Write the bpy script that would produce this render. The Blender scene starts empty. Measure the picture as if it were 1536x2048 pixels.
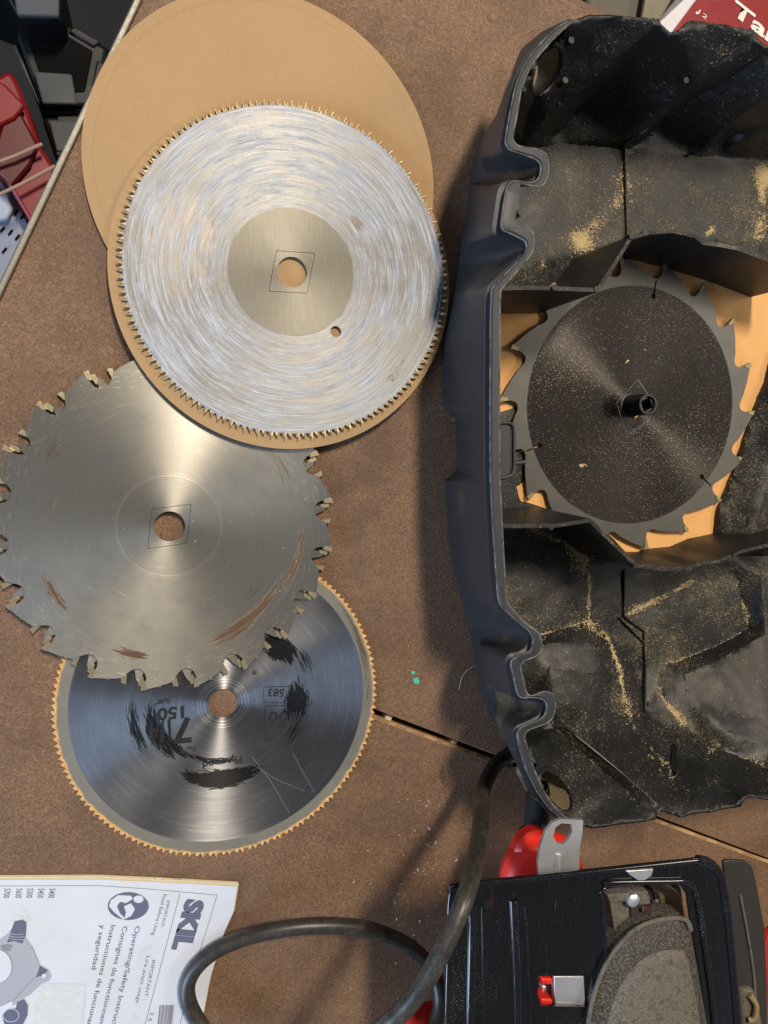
import bpy, bmesh, math, random
import numpy as np
from mathutils import Vector, Matrix, noise as mnoise
from mathutils.geometry import delaunay_2d_cdt
random.seed(7); rng = np.random.default_rng(7)
S = bpy.context.scene
COL = S.collection
rad = math.radians

# ------------------------------------------------------------ camera
FPX, YAW, PITCH, CH = 1515.0, .2817, .0994, .4358
ca, sa, cb, sb = math.cos(YAW), math.sin(YAW), math.cos(PITCH), math.sin(PITCH)
ROT = Matrix(((ca, 0, -sa), (0, 1, 0), (sa, 0, ca))) @ Matrix(((1, 0, 0), (0, cb, sb), (0, -sb, cb)))
cam = bpy.data.objects.new('camera', bpy.data.cameras.new('camera')); COL.objects.link(cam)
cam.matrix_world = Matrix.Translation((0, 0, CH)) @ ROT.to_4x4()
cam.data.sensor_fit = 'VERTICAL'; cam.data.sensor_height = 36; cam.data.sensor_width = 27
cam.data.lens = FPX / 2048 * 36; cam.data.clip_start = .02; cam.data.clip_end = 50
S.camera = cam

# ------------------------------------------------------------ world and lamps (indoor close-up)
W = bpy.data.worlds.new('World'); S.world = W; W.use_nodes = True
wn = W.node_tree; bg = wn.nodes['Background']
tc = wn.nodes.new('ShaderNodeTexCoord'); nz = wn.nodes.new('ShaderNodeTexNoise'); cr = wn.nodes.new('ShaderNodeValToRGB')
nz.inputs['Scale'].default_value = 2.2; nz.inputs['Detail'].default_value = 2
cr.color_ramp.elements[0].position = .35; cr.color_ramp.elements[0].color = (.30, .27, .23, 1)
cr.color_ramp.elements[1].position = .65; cr.color_ramp.elements[1].color = (.62, .66, .78, 1)
wn.links.new(tc.outputs['Generated'], nz.inputs['Vector']); wn.links.new(nz.outputs['Fac'], cr.inputs[0]); wn.links.new(cr.outputs[0], bg.inputs[0])
bg.inputs[1].default_value = .32

def area(name, loc, target, size, sy, power, color):
    l = bpy.data.lights.new(name, 'AREA'); l.shape = 'RECTANGLE'; l.size = size; l.size_y = sy; l.energy = power; l.color = color
    o = bpy.data.objects.new(name, l); COL.objects.link(o); o.location = loc
    o.rotation_euler = (Vector(target) - Vector(loc)).to_track_quat('-Z', 'Y').to_euler()
    return o
area('ceiling_lamp', (.36, 1.15, 2.2), (.12, 0, 0), .18, .46, 66, (1, .87, .70))
area('open_door_light', (-1.5, -.95, .62), (.1, -.05, 0), 1.1, .7, 36, (.52, .70, 1))
area('back_lamp', (1.3, .25, 1.3), (.15, 0, 0), .5, .3, 8, (1, .9, .76))
S.view_settings.view_transform = 'Standard'; S.view_settings.look = 'None'; S.view_settings.exposure = 0; S.view_settings.gamma = 1

# ------------------------------------------------------------ helpers
def P(x, y, h=0.0):
    """point of the place at height h (mm above the bench top) seen at this pixel of the survey photograph"""
    d = ROT @ Vector(((x - 768) / FPX, (1024 - y) / FPX, -1))
    s = (h / 1000 - CH) / d.z
    return Vector((d.x * s, d.y * s, h / 1000))
def PX(v):
    d = ROT.transposed() @ (Vector(v) - Vector((0, 0, CH)))
    return (768 + FPX * d.x / -d.z, 1024 - FPX * d.y / -d.z)

def link(o, parent=None):
    COL.objects.link(o)
    if parent: o.parent = parent
    return o
def tag(o, label=None, cat=None, group=None, kind=None):
    if label: o['label'] = label
    if cat: o['category'] = cat
    if group: o['group'] = group
    if kind: o['kind'] = kind
    return o
def empty(name, loc, label, cat, group=None):
    o = bpy.data.objects.new(name, None); o.location = loc; o.empty_display_size = .01; link(o); return tag(o, label, cat, group)
def local(o, pts):
    if o is None: return [Vector(p) for p in pts]
    bpy.context.view_layer.update() if False else None
    M = Matrix.LocRotScale(o.location, o.rotation_euler, None)
    q = o.parent
    while q: M = Matrix.LocRotScale(q.location, q.rotation_euler, None) @ M; q = q.parent
    I = M.inverted()
    return [I @ Vector(p) for p in pts]
def mesh(name, verts, faces, mat, parent=None, smooth=None, world=True):
    """world=True: verts are world coordinates"""
    if world and parent is not None: verts = local(parent, verts)
    me = bpy.data.meshes.new(name); me.from_pydata([tuple(v) for v in verts], [], faces); me.update()
    bm = bmesh.new(); bm.from_mesh(me); bmesh.ops.recalc_face_normals(bm, faces=bm.faces); bm.to_mesh(me); bm.free()
    me.materials.append(mat)
    if smooth is not None:
        me.polygons.foreach_set('use_smooth', [True] * len(me.polygons)); me.set_sharp_from_angle(angle=rad(smooth))
    return link(bpy.data.objects.new(name, me), parent)
def slab(name, top, thick, mat, parent=None, bevel=0):
    """prism under a loop of world points; thick in metres downward"""
    n = len(top); v = [Vector(p) for p in top] + [Vector(p) - Vector((0, 0, thick)) for p in top]
    f = [list(range(n)), list(range(2 * n - 1, n - 1, -1))] + [[i, (i + 1) % n, n + (i + 1) % n, n + i] for i in range(n)]
    o = mesh(name, v, f, mat, parent)
    if bevel: bev(o, bevel)
    return o
def bev(o, w, seg=2):
    m = o.modifiers.new('bevel', 'BEVEL'); m.width = w; m.segments = seg; m.limit_method = 'ANGLE'; m.angle_limit = rad(40)
    o.data.polygons.foreach_set('use_smooth', [True] * len(o.data.polygons)); o.data.set_sharp_from_angle(angle=rad(45))
    return o
def catmull(pts, n=8, closed=False):
    pts = [Vector(p) for p in pts]; out = []; N = len(pts)
    for i in range(N if closed else N - 1):
        g = lambda k: pts[k % N] if closed else pts[min(max(k, 0), N - 1)]
        p0, p1, p2, p3 = g(i - 1), g(i), g(i + 1), g(i + 2)
        for k in range(n):
            t = k / n
            out.append(.5 * ((2 * p1) + (p2 - p0) * t + (2 * p0 - 5 * p1 + 4 * p2 - p3) * t * t + (3 * p1 - p0 - 3 * p2 + p3) * t ** 3))
    if not closed: out.append(pts[-1])
    return out
def tube(name, pts, r, mat, parent=None, seg=16, closed=False):
    pts = [Vector(p) for p in pts]; n = len(pts); vs = []; fs = []
    nrm = None
    for i, p in enumerate(pts):
        a = pts[(i - 1) % n] if (closed or i) else p; b = pts[(i + 1) % n] if (closed or i < n - 1) else p
        t = (b - a).normalized()
        if nrm is None: nrm = t.orthogonal().normalized()
        nrm = (nrm - t * nrm.dot(t)).normalized(); bi = t.cross(nrm)
        rr = r(i / (n - 1)) if callable(r) else r
        for k in range(seg):
            a_ = 2 * math.pi * k / seg; vs.append(p + (nrm * math.cos(a_) + bi * math.sin(a_)) * rr)
    for i in range(n if closed else n - 1):
        for k in range(seg):
            j = (i + 1) % n; k2 = (k + 1) % seg
            fs.append([i * seg + k, i * seg + k2, j * seg + k2, j * seg + k])
    if not closed: fs += [list(range(seg)), list(range((n - 1) * seg, n * seg))]
    return mesh(name, vs, fs, mat, parent, smooth=50)
def lathe(name, prof, centre, mat, parent=None, seg=40, axis=Vector((0, 0, 1))):
    """prof: (radius, height) metres around an axis at centre"""
    q = Vector((0, 0, 1)).rotation_difference(axis); vs = []; fs = []; m = len(prof)
    for k in range(seg):
        a = 2 * math.pi * k / seg
        for r, z in prof: vs.append(Vector(centre) + q @ Vector((r * math.cos(a), r * math.sin(a), z)))
    for k in range(seg):
        k2 = (k + 1) % seg
        for i in range(m - 1): fs.append([k * m + i, k2 * m + i, k2 * m + i + 1, k * m + i + 1])
    return mesh(name, vs, fs, mat, parent, smooth=35)
def flat(name, loops, z0, thick, mat, parent=None, world=False):
    """plate with holes: loops of 2-D local points, first is the outline"""
    cu = bpy.data.curves.new(name, 'CURVE'); cu.dimensions = '2D'; cu.fill_mode = 'BOTH'; cu.extrude = thick / 2
    for lp in loops:
        sp = cu.splines.new('POLY'); sp.points.add(len(lp) - 1); sp.use_cyclic_u = True
        for i, p in enumerate(lp): sp.points[i].co = (p[0] * 100, p[1] * 100, 0, 1)
    cu.extrude = thick * 50
    t = bpy.data.objects.new('tmp', cu); COL.objects.link(t)
    me = bpy.data.meshes.new_from_object(t.evaluated_get(bpy.context.evaluated_depsgraph_get()))
    bpy.data.objects.remove(t); bpy.data.curves.remove(cu)
    n = len(me.vertices); c = np.empty(n * 3); me.vertices.foreach_get('co', c); c = c.reshape(-1, 3) / 100; c[:, 2] += z0 + thick / 2
    me.vertices.foreach_set('co', c.ravel()); me.materials.clear(); me.materials.append(mat); me.name = name; me.update()
    return link(bpy.data.objects.new(name, me), parent)
def ring(r, n=96, c=(0, 0), a0=0): return [(c[0] + r * math.cos(a0 + 2 * math.pi * i / n), c[1] + r * math.sin(a0 + 2 * math.pi * i / n)) for i in range(n)]

# ------------------------------------------------------------ materials
class N:
    def __init__(s, name):
        s.m = bpy.data.materials.new(name); s.m.use_nodes = True; s.t = s.m.node_tree; s.b = s.t.nodes['Principled BSDF']
        s.o = s.t.nodes['Material Output']
        s.co = s.t.nodes.new('ShaderNodeTexCoord').outputs['Object']
    def put(s, sock, v):
        if isinstance(v, bpy.types.NodeSocket): s.t.links.new(v, sock)
        elif isinstance(v, (tuple, list)) and sock.type == 'RGBA' and len(v) == 3: sock.default_value = (*v, 1)
        else: sock.default_value = v
    def set(s, **k):
        for a, v in k.items():
            s.put(s.b.inputs[a.replace('_', ' ')], v)
        return s
    def math(s, op, a, b=0, c=None, clamp=False):
        n = s.t.nodes.new('ShaderNodeMath'); n.operation = op; n.use_clamp = clamp
        s.put(n.inputs[0], a); s.put(n.inputs[1], b)
        if c is not None: s.put(n.inputs[2], c)
        return n.outputs[0]
    def noise(s, scale=1, detail=3, rough=.55, vec=None, dist=0):
        n = s.t.nodes.new('ShaderNodeTexNoise'); s.put(n.inputs['Vector'], vec if vec is not None else s.co)
        n.inputs['Scale'].default_value = scale; n.inputs['Detail'].default_value = detail; n.inputs['Roughness'].default_value = rough; n.inputs['Distortion'].default_value = dist
        return n.outputs['Fac']
    def vor(s, scale, vec=None, out='Distance', rnd=1):
        n = s.t.nodes.new('ShaderNodeTexVoronoi'); s.put(n.inputs['Vector'], vec if vec is not None else s.co); n.inputs['Scale'].default_value = scale; n.inputs['Randomness'].default_value = rnd
        return n.outputs[out]
    def map(s, v, a, b, c=0, d=1, smooth=False):
        n = s.t.nodes.new('ShaderNodeMapRange'); n.interpolation_type = 'SMOOTHSTEP' if smooth else 'LINEAR'
        for i, q in enumerate((v, a, b, c, d)): s.put(n.inputs[i], q)
        return n.outputs[0]
    def mix(s, f, a, b):
        n = s.t.nodes.new('ShaderNodeMix'); n.data_type = 'RGBA'; s.put(n.inputs[0], f); s.put(n.inputs[6], a); s.put(n.inputs[7], b); return n.outputs[2]
    def xyz(s, v=None):
        n = s.t.nodes.new('ShaderNodeSeparateXYZ'); s.put(n.inputs[0], v if v is not None else s.co); return n.outputs
    def comb(s, x, y, z):
        n = s.t.nodes.new('ShaderNodeCombineXYZ'); s.put(n.inputs[0], x); s.put(n.inputs[1], y); s.put(n.inputs[2], z); return n.outputs[0]
    def scalev(s, v3, vec=None, rot=(0, 0, 0)):
        n = s.t.nodes.new('ShaderNodeMapping'); s.put(n.inputs[0], vec if vec is not None else s.co); n.inputs['Scale'].default_value = v3; n.inputs['Rotation'].default_value = rot; return n.outputs[0]
    def bump(s, h, strength=.3, dist=.0005, normal=None):
        n = s.t.nodes.new('ShaderNodeBump'); n.inputs['Strength'].default_value = strength; n.inputs['Distance'].default_value = dist; s.put(n.inputs['Height'], h)
        if normal: s.put(n.inputs['Normal'], normal)
        s.t.links.new(n.outputs[0], s.b.inputs['Normal']); return n.outputs[0]
    def polar(s):
        x, y, z = s.xyz()
        s.r = s.math('SQRT', s.math('ADD', s.math('MULTIPLY', x, x), s.math('MULTIPLY', y, y)))
        rr = s.math('MAXIMUM', s.r, 1e-5); s.cx = s.math('DIVIDE', x, rr); s.cy = s.math('DIVIDE', y, rr)
        s.ang = s.math('ARCTAN2', y, x)
    def pn(s, ka, kr, detail=4, rough=.6, off=0):
        return s.noise(1, detail, rough, s.comb(s.math('MULTIPLY', s.cx, ka), s.math('MULTIPLY', s.cy, ka), s.math('MULTIPLY_ADD', s.r, kr, off)))
    def arc(s, r0, wr, a0, wa, amin=.25, off=0, ka=6, kr=900):
        """streaky arc-shaped mark: radius r0 +- wr, angle a0 +- wa degrees"""
        dr = s.math('DIVIDE', s.math('ABSOLUTE', s.math('SUBTRACT', s.r, r0)), wr)
        dc = s.math('ADD', s.math('MULTIPLY', s.cx, math.cos(rad(a0))), s.math('MULTIPLY', s.cy, math.sin(rad(a0))))
        da = s.math('DIVIDE', s.math('ARCCOSINE', s.math('MINIMUM', dc, .99999)), rad(wa))
        q = s.math('ADD', s.math('MULTIPLY', dr, dr), s.math('MULTIPLY', da, da))
        v = s.math('ADD', s.math('MULTIPLY_ADD', s.pn(ka, kr * 1.5, 5, .72, off), 3.4, -.7), s.math('MULTIPLY', q, -1.0))
        return s.map(v, amin, amin + .16)
    def tangent(s):
        n = s.t.nodes.new('ShaderNodeTangent'); n.direction_type = 'RADIAL'; n.axis = 'Z'; s.t.links.new(n.outputs[0], s.b.inputs['Tangent']); s.b.inputs['Anisotropic Rotation'].default_value = .25
    def mx(s, *a):
        r = a[0]
        for b in a[1:]: r = s.math('MAXIMUM', r, b)
        return r
def plain(name, col, rough=.5, metal=0, var=.15, scale=300, bump=0, **k):
    n = N(name); f = n.noise(scale, 4, .6)
    n.set(Base_Color=n.mix(f, tuple(c * (1 - var) for c in col), tuple(min(1, c * (1 + var)) for c in col)), Roughness=n.map(n.noise(scale * .4, 3), .3, .7, rough * .85, min(1, rough * 1.15)), Metallic=metal)
    if bump: n.bump(f, bump, .0003)
    for a, v in k.items(): n.set(**{a: v})
    return n.m

def m_bench():
    n = N('particle_board')
    x, y, z = n.xyz()
    fine = n.noise(1500, 4, .8); mid = n.noise(520, 4, .7, dist=.6); big = n.noise(26, 4, .6); pl = n.noise(7, 2)
    c = n.mix(n.map(fine, .36, .64), (.078, .038, .018), (.355, .205, .110))
    c = n.mix(n.map(mid, .38, .66, 0, .55), c, (.205, .118, .064)); spk = n.noise(330, 4, .8); c = n.mix(n.map(spk, .52, .68, 0, .55), c, (.10, .055, .030)); c = n.mix(n.map(spk, .32, .46, .35, 0), c, (.38, .24, .135))
    c = n.mix(n.map(big, .42, .62, 0, .5), c, (.10, .055, .032))
    c = n.mix(n.map(pl, .48, .62, 0, .28), c, (.27, .17, .11)); dr = n.noise(55, 2, .5, dist=1.2); c = n.mix(n.map(dr, .73, .75, 0, .5), c, (.05, .028, .016)); lt = n.noise(75, 3, .6); c = n.mix(n.map(lt, .70, .78, 0, .35), c, (.40, .31, .23))
    # pressed screen weave of the hardboard face
    v = n.scalev((1, 1, 1), rot=(0, 0, rad(24))); vx, vy, _ = n.xyz(v)
    wv = n.math('MULTIPLY', n.math('SINE', n.math('MULTIPLY', vx, 2 * math.pi / .0017)), n.math('SINE', n.math('MULTIPLY', vy, 2 * math.pi / .0017)))
    pb = n.vor(760, n.scalev((1, 1, .1)))
    c = n.mix(n.map(wv, -.9, .1, .45, 0), c, (.06, .030, .015)); c = n.mix(n.map(pb, .40, .80, 0, .5), c, (.07, .034, .016)); c = n.mix(n.map(n.vor(900, out='Color'), .78, .84, 0, .15), c, (.42, .26, .15))
    st = n.map(n.noise(13, 3, .7), .62, .72); c = n.mix(n.math('MULTIPLY', st, .35), c, (.07, .035, .022))
    sc = n.noise(1, 3, .6, n.scalev((30, 700, 30), rot=(0, 0, .1))); c = n.mix(n.map(sc, .70, .76, 0, .3), c, (.42, .32, .24))
    n.set(Base_Color=c, Roughness=n.map(mid, .3, .7, .55, .8)); n.bump(n.math('SUBTRACT', n.math('MULTIPLY_ADD', wv, .25, fine), pb), .5, .0004)
    return n.m
def m_card():
    n = N('cardboard'); a = n.noise(1, 4, .6, n.scalev((900, 120, 900))); b = n.noise(18, 3)
    c = n.mix(a, (.325, .208, .098), (.40, .265, .136)); c = n.mix(n.map(b, .35, .7, 0, .5), c, (.42, .26, .125))
    sp = n.noise(700, 2); c = n.mix(n.map(sp, .70, .75, 0, .6), c, (.25, .14, .05)); n.polar(); im = n.map(n.math('ABSOLUTE', n.math('SUBTRACT', n.r, .0905)), .0002, .0010, .22, 0); c = n.mix(im, c, (.28, .17, .07)); gz = n.noise(34, 5, .7, dist=1); c = n.mix(n.map(gz, .56, .72, 0, .35), c, (.30, .19, .09)); sr = n.noise(1, 3, .6, n.scalev((25, 600, 25), rot=(0, 0, .8))); c = n.mix(n.map(sr, .70, .76, 0, .35), c, (.62, .44, .25))
    n.set(Base_Color=c, Roughness=.8); n.bump(n.math('MULTIPLY', a, n.noise(30, 2)), .15, .0003); return n.m
def m_blade_white():
    n = N('residue_streaked_steel'); n.polar()
    s1 = n.pn(2.2, 1000, 6, .72); s2 = n.pn(4.5, 2000, 5, .75, 7); s3 = n.pn(2.2, 420, 3, .6, 3); sp = n.noise(520, 3, .7)
    v = n.math('ADD', n.math('MULTIPLY', s1, .55), n.math('ADD', n.math('MULTIPLY', s2, .35), n.math('ADD', n.math('MULTIPLY', s3, .36), n.math('MULTIPLY', sp, .16))))
    lowf = n.pn(3, 160, 3, .6, 41); m = n.map(n.math('MULTIPLY_ADD', n.math('SUBTRACT', lowf, .5), .34, v), .665, .775)
    bare = n.map(n.arc(.079, .010, -32, 24, .3), 0, 1, 0, .8)
    m = n.math('MULTIPLY', m, n.math('SUBTRACT', 1, bare))
    inner = n.map(n.math('ADD', n.r, n.math('MULTIPLY', n.math('SUBTRACT', n.pn(1.5, 60, 2), .5), .0016)), .0345, .0352)
    m = n.math('MULTIPLY', m, inner)
    m = n.math('MULTIPLY', m, n.map(n.r, .035, .050, .45, 1))
    warm = n.map(n.arc(.062, .022, 172, 34, .42, 5, 3, 260), 0, 1, 0, .12)
    base = n.mix(inner, n.mix(n.noise(1, 3, .6, n.scalev((1500, 70, 1), rot=(0, 0, .55))), (.085, .081, .070), (.155, .148, .125)), n.mix(n.pn(3, 700, 4, .6, 11), (.075, .078, .088), (.235, .23, .22)))
    base = n.mix(warm, base, (.75, .52, .33))
    tan_ = n.map(n.pn(3, 800, 4, .7, 31), .62, .70, 0, .3); base = n.mix(n.math('MULTIPLY', tan_, inner), base, (.45, .33, .19))
    c = n.mix(m, base, n.mix(n.map(s2, .35, .65), (.19, .215, .26), (.54, .575, .63)))
    rust = n.math('MULTIPLY', n.arc(.0475, .004, 38, 9, .55, 2), .6); c = n.mix(rust, c, (.16, .09, .04))
    dk = n.math('MULTIPLY', n.arc(.080, .006, -42, 12, .95, 9, 26, 500), .8); c = n.mix(dk, c, (.1, .09, .08))
    gold = n.map(n.math('ADD', n.r, n.math('MULTIPLY', n.math('SUBTRACT', n.noise(300, 3), .5), .0018)), .0888, .0900); c = n.mix(n.math('MULTIPLY', gold, .75), c, n.mix(n.noise(420, 3, .7), (.16, .10, .03), (.72, .50, .18)))
    gr = n.map(n.math('ABSOLUTE', n.math('SUBTRACT', n.r, .0400)), .0001, .0004, .5, 0); c = n.mix(gr, c, (.25, .23, .19))
    n.set(Base_Color=c, Metallic=n.map(m, 0, 1, .85, .12), Roughness=n.map(m, 0, 1, .46, .64), Anisotropic=.8, Specular_IOR_Level=.35); n.tangent()
    n.bump(n.math('ADD', v, n.math('MULTIPLY', inner, -1)), .35, .00018); return n.m
def m_blade_steel():
    n = N('worn_steel'); n.polar()
    fine = n.pn(2, 5200, 3, .7); mid = n.pn(3, 700, 4, .6, 4); blot = n.noise(38, 5, .65)
    c = n.mix(fine, (.34, .33, .29), (.50, .485, .435)); c = n.mix(n.map(blot, .38, .66, 0, .65), c, (.29, .27, .23)); st = n.noise(90, 5, .75); c = n.mix(n.map(st, .60, .74, 0, .35), c, (.26, .22, .15)); dg = n.noise(1, 4, .75, n.scalev((900, 60, 1), rot=(0, 0, .9))); c = n.mix(n.map(dg, .60, .72, 0, .4), c, (.55, .53, .47))
    c = n.mix(n.map(mid, .60, .75, 0, .45), c, (.62, .60, .52))
    sc = n.pn(14, 900, 5, .75, 13); c = n.mix(n.math('MULTIPLY', n.map(sc, .56, .66, 0, .8), n.map(n.r, .066, .082)), c, (.72, .68, .55))
    rs = n.mx(n.arc(.0690, .0040, -50, 34, .50, 3, 2.5, 900), n.arc(.0725, .0026, -62, 20, .62, 43, 2.5, 900), n.arc(.0745, .0022, -20, 26, .62, 53, 2.5, 900), n.arc(.0730, .0034, -18, 22, .70, 8), n.arc(.0690, .003, -150, 14, .55, 1), n.arc(.0735, .0035, -108, 11, .55, 6))
    rs2 = n.mx(n.arc(.071, .007, 145, 14, .98, 20), n.arc(.070, .007, 27, 26, .98, 17), n.arc(.059, .006, -42, 12, .95, 27))
    c = n.mix(n.math('MULTIPLY', rs2, .55), c, (.22, .14, .05)); c = n.mix(n.math('MULTIPLY', rs, .9), c, n.mix(fine, (.035, .012, .004), (.13, .058, .016)))
    gr = n.mx(n.map(n.math('ABSOLUTE', n.math('SUBTRACT', n.r, .0277)), .0001, .0004, .6, 0), n.map(n.math('ABSOLUTE', n.math('SUBTRACT', n.r, .0290)), .0001, .0003, .3, 0))
    c = n.mix(gr, c, (.62, .58, .50))
    n.set(Base_Color=c, Metallic=n.map(rs, 0, .5, .93, 0), Specular_IOR_Level=n.map(rs, 0, .5, .5, .05), Roughness=n.math('ADD', n.map(blot, .3, .7, .30, .42), n.math('MULTIPLY', rs, .3)), Anisotropic=.65); n.tangent()
    n.bump(n.math('ADD', fine, n.math('MULTIPLY', gr, 3)), .12, .00006); return n.m
def m_blade_ink():
    n = N('brushed_steel_inked'); n.polar()
    fine = n.pn(1.5, 7000, 3, .7); mid = n.pn(2.5, 900, 4, .6, 4)
    c = n.mix(fine, (.20, .205, .22), (.34, .345, .355)); c = n.mix(n.map(mid, .50, .7, 0, .4), c, (.50, .50, .50)); c = n.mix(n.map(n.noise(30, 4, .6), .4, .7, 0, .5), c, (.15, .15, .155))
    ink = n.mx(n.arc(.0455, .0055, -92, 27, -.15, 3, 7, 500), n.arc(.0345, .0026, -100, 34, .45, 23, 6, 1100), n.arc(.0500, .0045, -168, 30, .55, 8, 5, 1100), n.arc(.0400, .0055, -160, 30, .30, 28, 5, 1100), n.arc(.0360, .004, -140, 24, .45, 48, 5, 1100),
               n.arc(.0430, .0095, -4, 20, .30, 1, 5, 600), n.arc(.0450, .0080, 42, 15, .05, 6, 5, 500), n.arc(.0520, .0080, 24, 18, .85, 16, 4, 1300), n.arc(.0470, .0070, -28, 24, .80, 36, 5, 1300))
    c = n.mix(ink, c, (.008, .008, .009))
    rim = n.map(n.r, .0830, .0838); rc = n.mix(n.noise(60, 4), (.24, .23, .195), (.34, .325, .27)); c = n.mix(rim, c, rc)
    rs = n.math('MULTIPLY', n.mx(n.arc(.0868, .0028, 15, 34, .78, 2, 4, 800), n.arc(.0855, .0015, -25, 20, .98, 5, 4, 800)), .8); c = n.mix(rs, c, (.12, .06, .02))
    gold = n.map(n.math('ADD', n.r, n.math('MULTIPLY', n.math('SUBTRACT', n.noise(160, 3), .5), .003)), .0888, .0900); c = n.mix(gold, c, n.mix(n.noise(500, 3), (.55, .30, .10), (.72, .47, .20)))
    g = n.mx(*[n.map(n.math('ABSOLUTE', n.math('SUBTRACT', n.r, q)), .0001, .00035, .5, 0) for q in (.0108, .0128, .0143)])
    c = n.mix(g, c, (.75, .73, .68))
    met = n.math('SUBTRACT', n.map(rim, 0, 1, .95, .55), n.math('MULTIPLY', n.mx(ink, gold), .5))
    n.set(Base_Color=c, Metallic=met, Roughness=n.math('ADD', n.map(rim, 0, 1, .40, .45), n.math('MULTIPLY', ink, .2)), Anisotropic=n.map(rim, 0, 1, .95, .2)); n.tangent()
    n.bump(n.math('ADD', fine, n.math('MULTIPLY', g, 3)), .14, .00006); return n.m
def m_blade_black():
    n = N('black_coated_steel'); n.polar()
    fine = n.pn(1.5, 5200, 3, .7); c = n.mix(fine, (.009, .008, .008), (.026, .022, .020))
    ink = n.mx(n.arc(.051, .006, 28, 30, .95, 1, 4, 900), n.arc(.044, .004, -20, 40, 1.0, 8, 4, 900)); c = n.mix(ink, c, (.004, .004, .004))
    rim = n.map(n.r, .0752, .0756); rc = n.mix(n.noise(90, 4), (.065, .064, .058), (.105, .103, .092)); c = n.mix(rim, c, rc)
    sp = n.noise(1350, 2, .6); den = n.map(n.noise(16, 2), .35, .65, .66, .60); d = n.math('MULTIPLY', n.map(n.math('SUBTRACT', sp, den), .02, .06), n.math('SUBTRACT', 1, n.math('MULTIPLY', rim, .8)))
    c = n.mix(n.math('MULTIPLY', d, .75), c, (.50, .42, .27))
    n.set(Base_Color=c, Metallic=n.math('SUBTRACT', n.map(rim, 0, 1, .8, .55), n.math('MULTIPLY', d, .7)), Roughness=n.map(rim, 0, 1, .40, .45), Anisotropic=n.map(rim, 0, 1, .955, .1)); n.tangent()
    n.bump(n.math('ADD', fine, n.math('MULTIPLY', d, 3)), .2, .00006); return n.m
def m_plastic(name, dust=.5, base=(.009, .0095, .0105), pockets=()):
    n = N(name)
    g = n.noise(1400, 3, .7); big = n.noise(22, 4, .6); c = n.mix(g, tuple(q * .55 for q in base), tuple(q * 1.6 for q in base))
    geo = n.t.nodes.new('ShaderNodeNewGeometry'); up = n.math('ABSOLUTE', n.xyz(geo.outputs['True Normal'])[2])
    den = n.noise(24, 4, .7)                                   # patches where more dust settled
    den = n.math('ADD', n.map(den, .36, .66, .05, .95), n.math('MULTIPLY', n.math('SUBTRACT', up, 1), .6))
    a = n.noise(760, 2, .6); b = n.noise(1500, 2, .7); f = n.noise(330, 4, .8)
    k1 = n.map(n.math('MULTIPLY_ADD', den, .12 * dust, a), .675, .72)
    k2 = n.map(n.math('MULTIPLY_ADD', den, .15 * dust, b), .66, .73)
    k3 = n.math('MULTIPLY', n.map(n.math('MULTIPLY_ADD', den, .24 * dust, f), .64, .84), .22)
    k = n.math('MULTIPLY', n.mx(n.math('MULTIPLY', k1, .9), n.math('MULTIPLY', k2, .75), k3), min(1, dust * 1.4))
    c = n.mix(k, c, n.mix(b, (.13, .105, .055), (.33, .275, .16)))
    for (px_, py_, h_, r_, a_) in pockets:
        q = P(px_, py_, h_) - P(1300, 850, 0); vn = n.t.nodes.new('ShaderNodeVectorMath'); vn.operation = 'DISTANCE'; n.put(vn.inputs[0], n.co); vn.inputs[1].default_value = q
        dd = n.math('ADD', vn.outputs['Value'], n.math('MULTIPLY', n.math('SUBTRACT', n.noise(120, 4, .7), .5), .02))
        c = n.mix(n.math('MULTIPLY', n.map(dd, r_ * .5, r_, a_, 0), n.map(f, .35, .6, .35, 1)), c, (.17, .125, .065))
    scr = n.noise(1, 4, .7, n.scalev((60, 900, 500), rot=(.2, .1, .7))); c = n.mix(n.map(scr, .68, .78, 0, .4), c, (.13, .13, .135))
    n.set(Base_Color=c, Roughness=n.math('MAXIMUM', n.map(big, .3, .7, .38, .52), n.math('MULTIPLY', k, .9)), Specular_IOR_Level=.42); n.bump(n.math('ADD', g, n.math('MULTIPLY', k, 2)), .5, .0002)
    return n.m
MB = m_bench(); MC = m_card()
M1, M2, M3, M4 = m_blade_white(), m_blade_steel(), m_blade_ink(), m_blade_black()
MPI = m_plastic('case_plastic_dusty', .85); MPO = m_plastic('case_plastic', .12, (.026, .027, .031), ((1040, 1290, 60, .012, .8), (1010, 1420, 40, .018, .75), (1075, 1420, 70, .012, .7), (1040, 540, 60, .014, .5), (960, 560, 50, .014, .35), (1050, 345, 60, .012, .4), (935, 1000, 40, .01, .3))); MPR = m_plastic('case_rim_plastic', .30)
MCARB = plain('carbide', (.44, .37, .235), .38, .7, .35, 500, .4)
MINK = plain('black_ink', (.012, .012, .013), .5)
MPRINT = plain('blue_grey_print', (.11, .12, .19), .7, 0, .2, 600)
MPRINTL = plain('light_grey_print', (.36, .38, .44), .7, 0, .12, 900)
MPRINTM = plain('mid_grey_print', (.22, .23, .27), .7, 0, .15, 900)
MRED = plain('red_plastic', (.62, .022, .012), .38, 0, .08)
MREDD = plain('red_print', (.22, .007, .010), .5, 0, .1)
MCHROME = plain('zinc_plated_steel', (.60, .62, .66), .42, .75, .12, 150, .15)
MDK = plain('dark_cavity', (.02, .018, .014), .8, 0, .4, 200)

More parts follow.
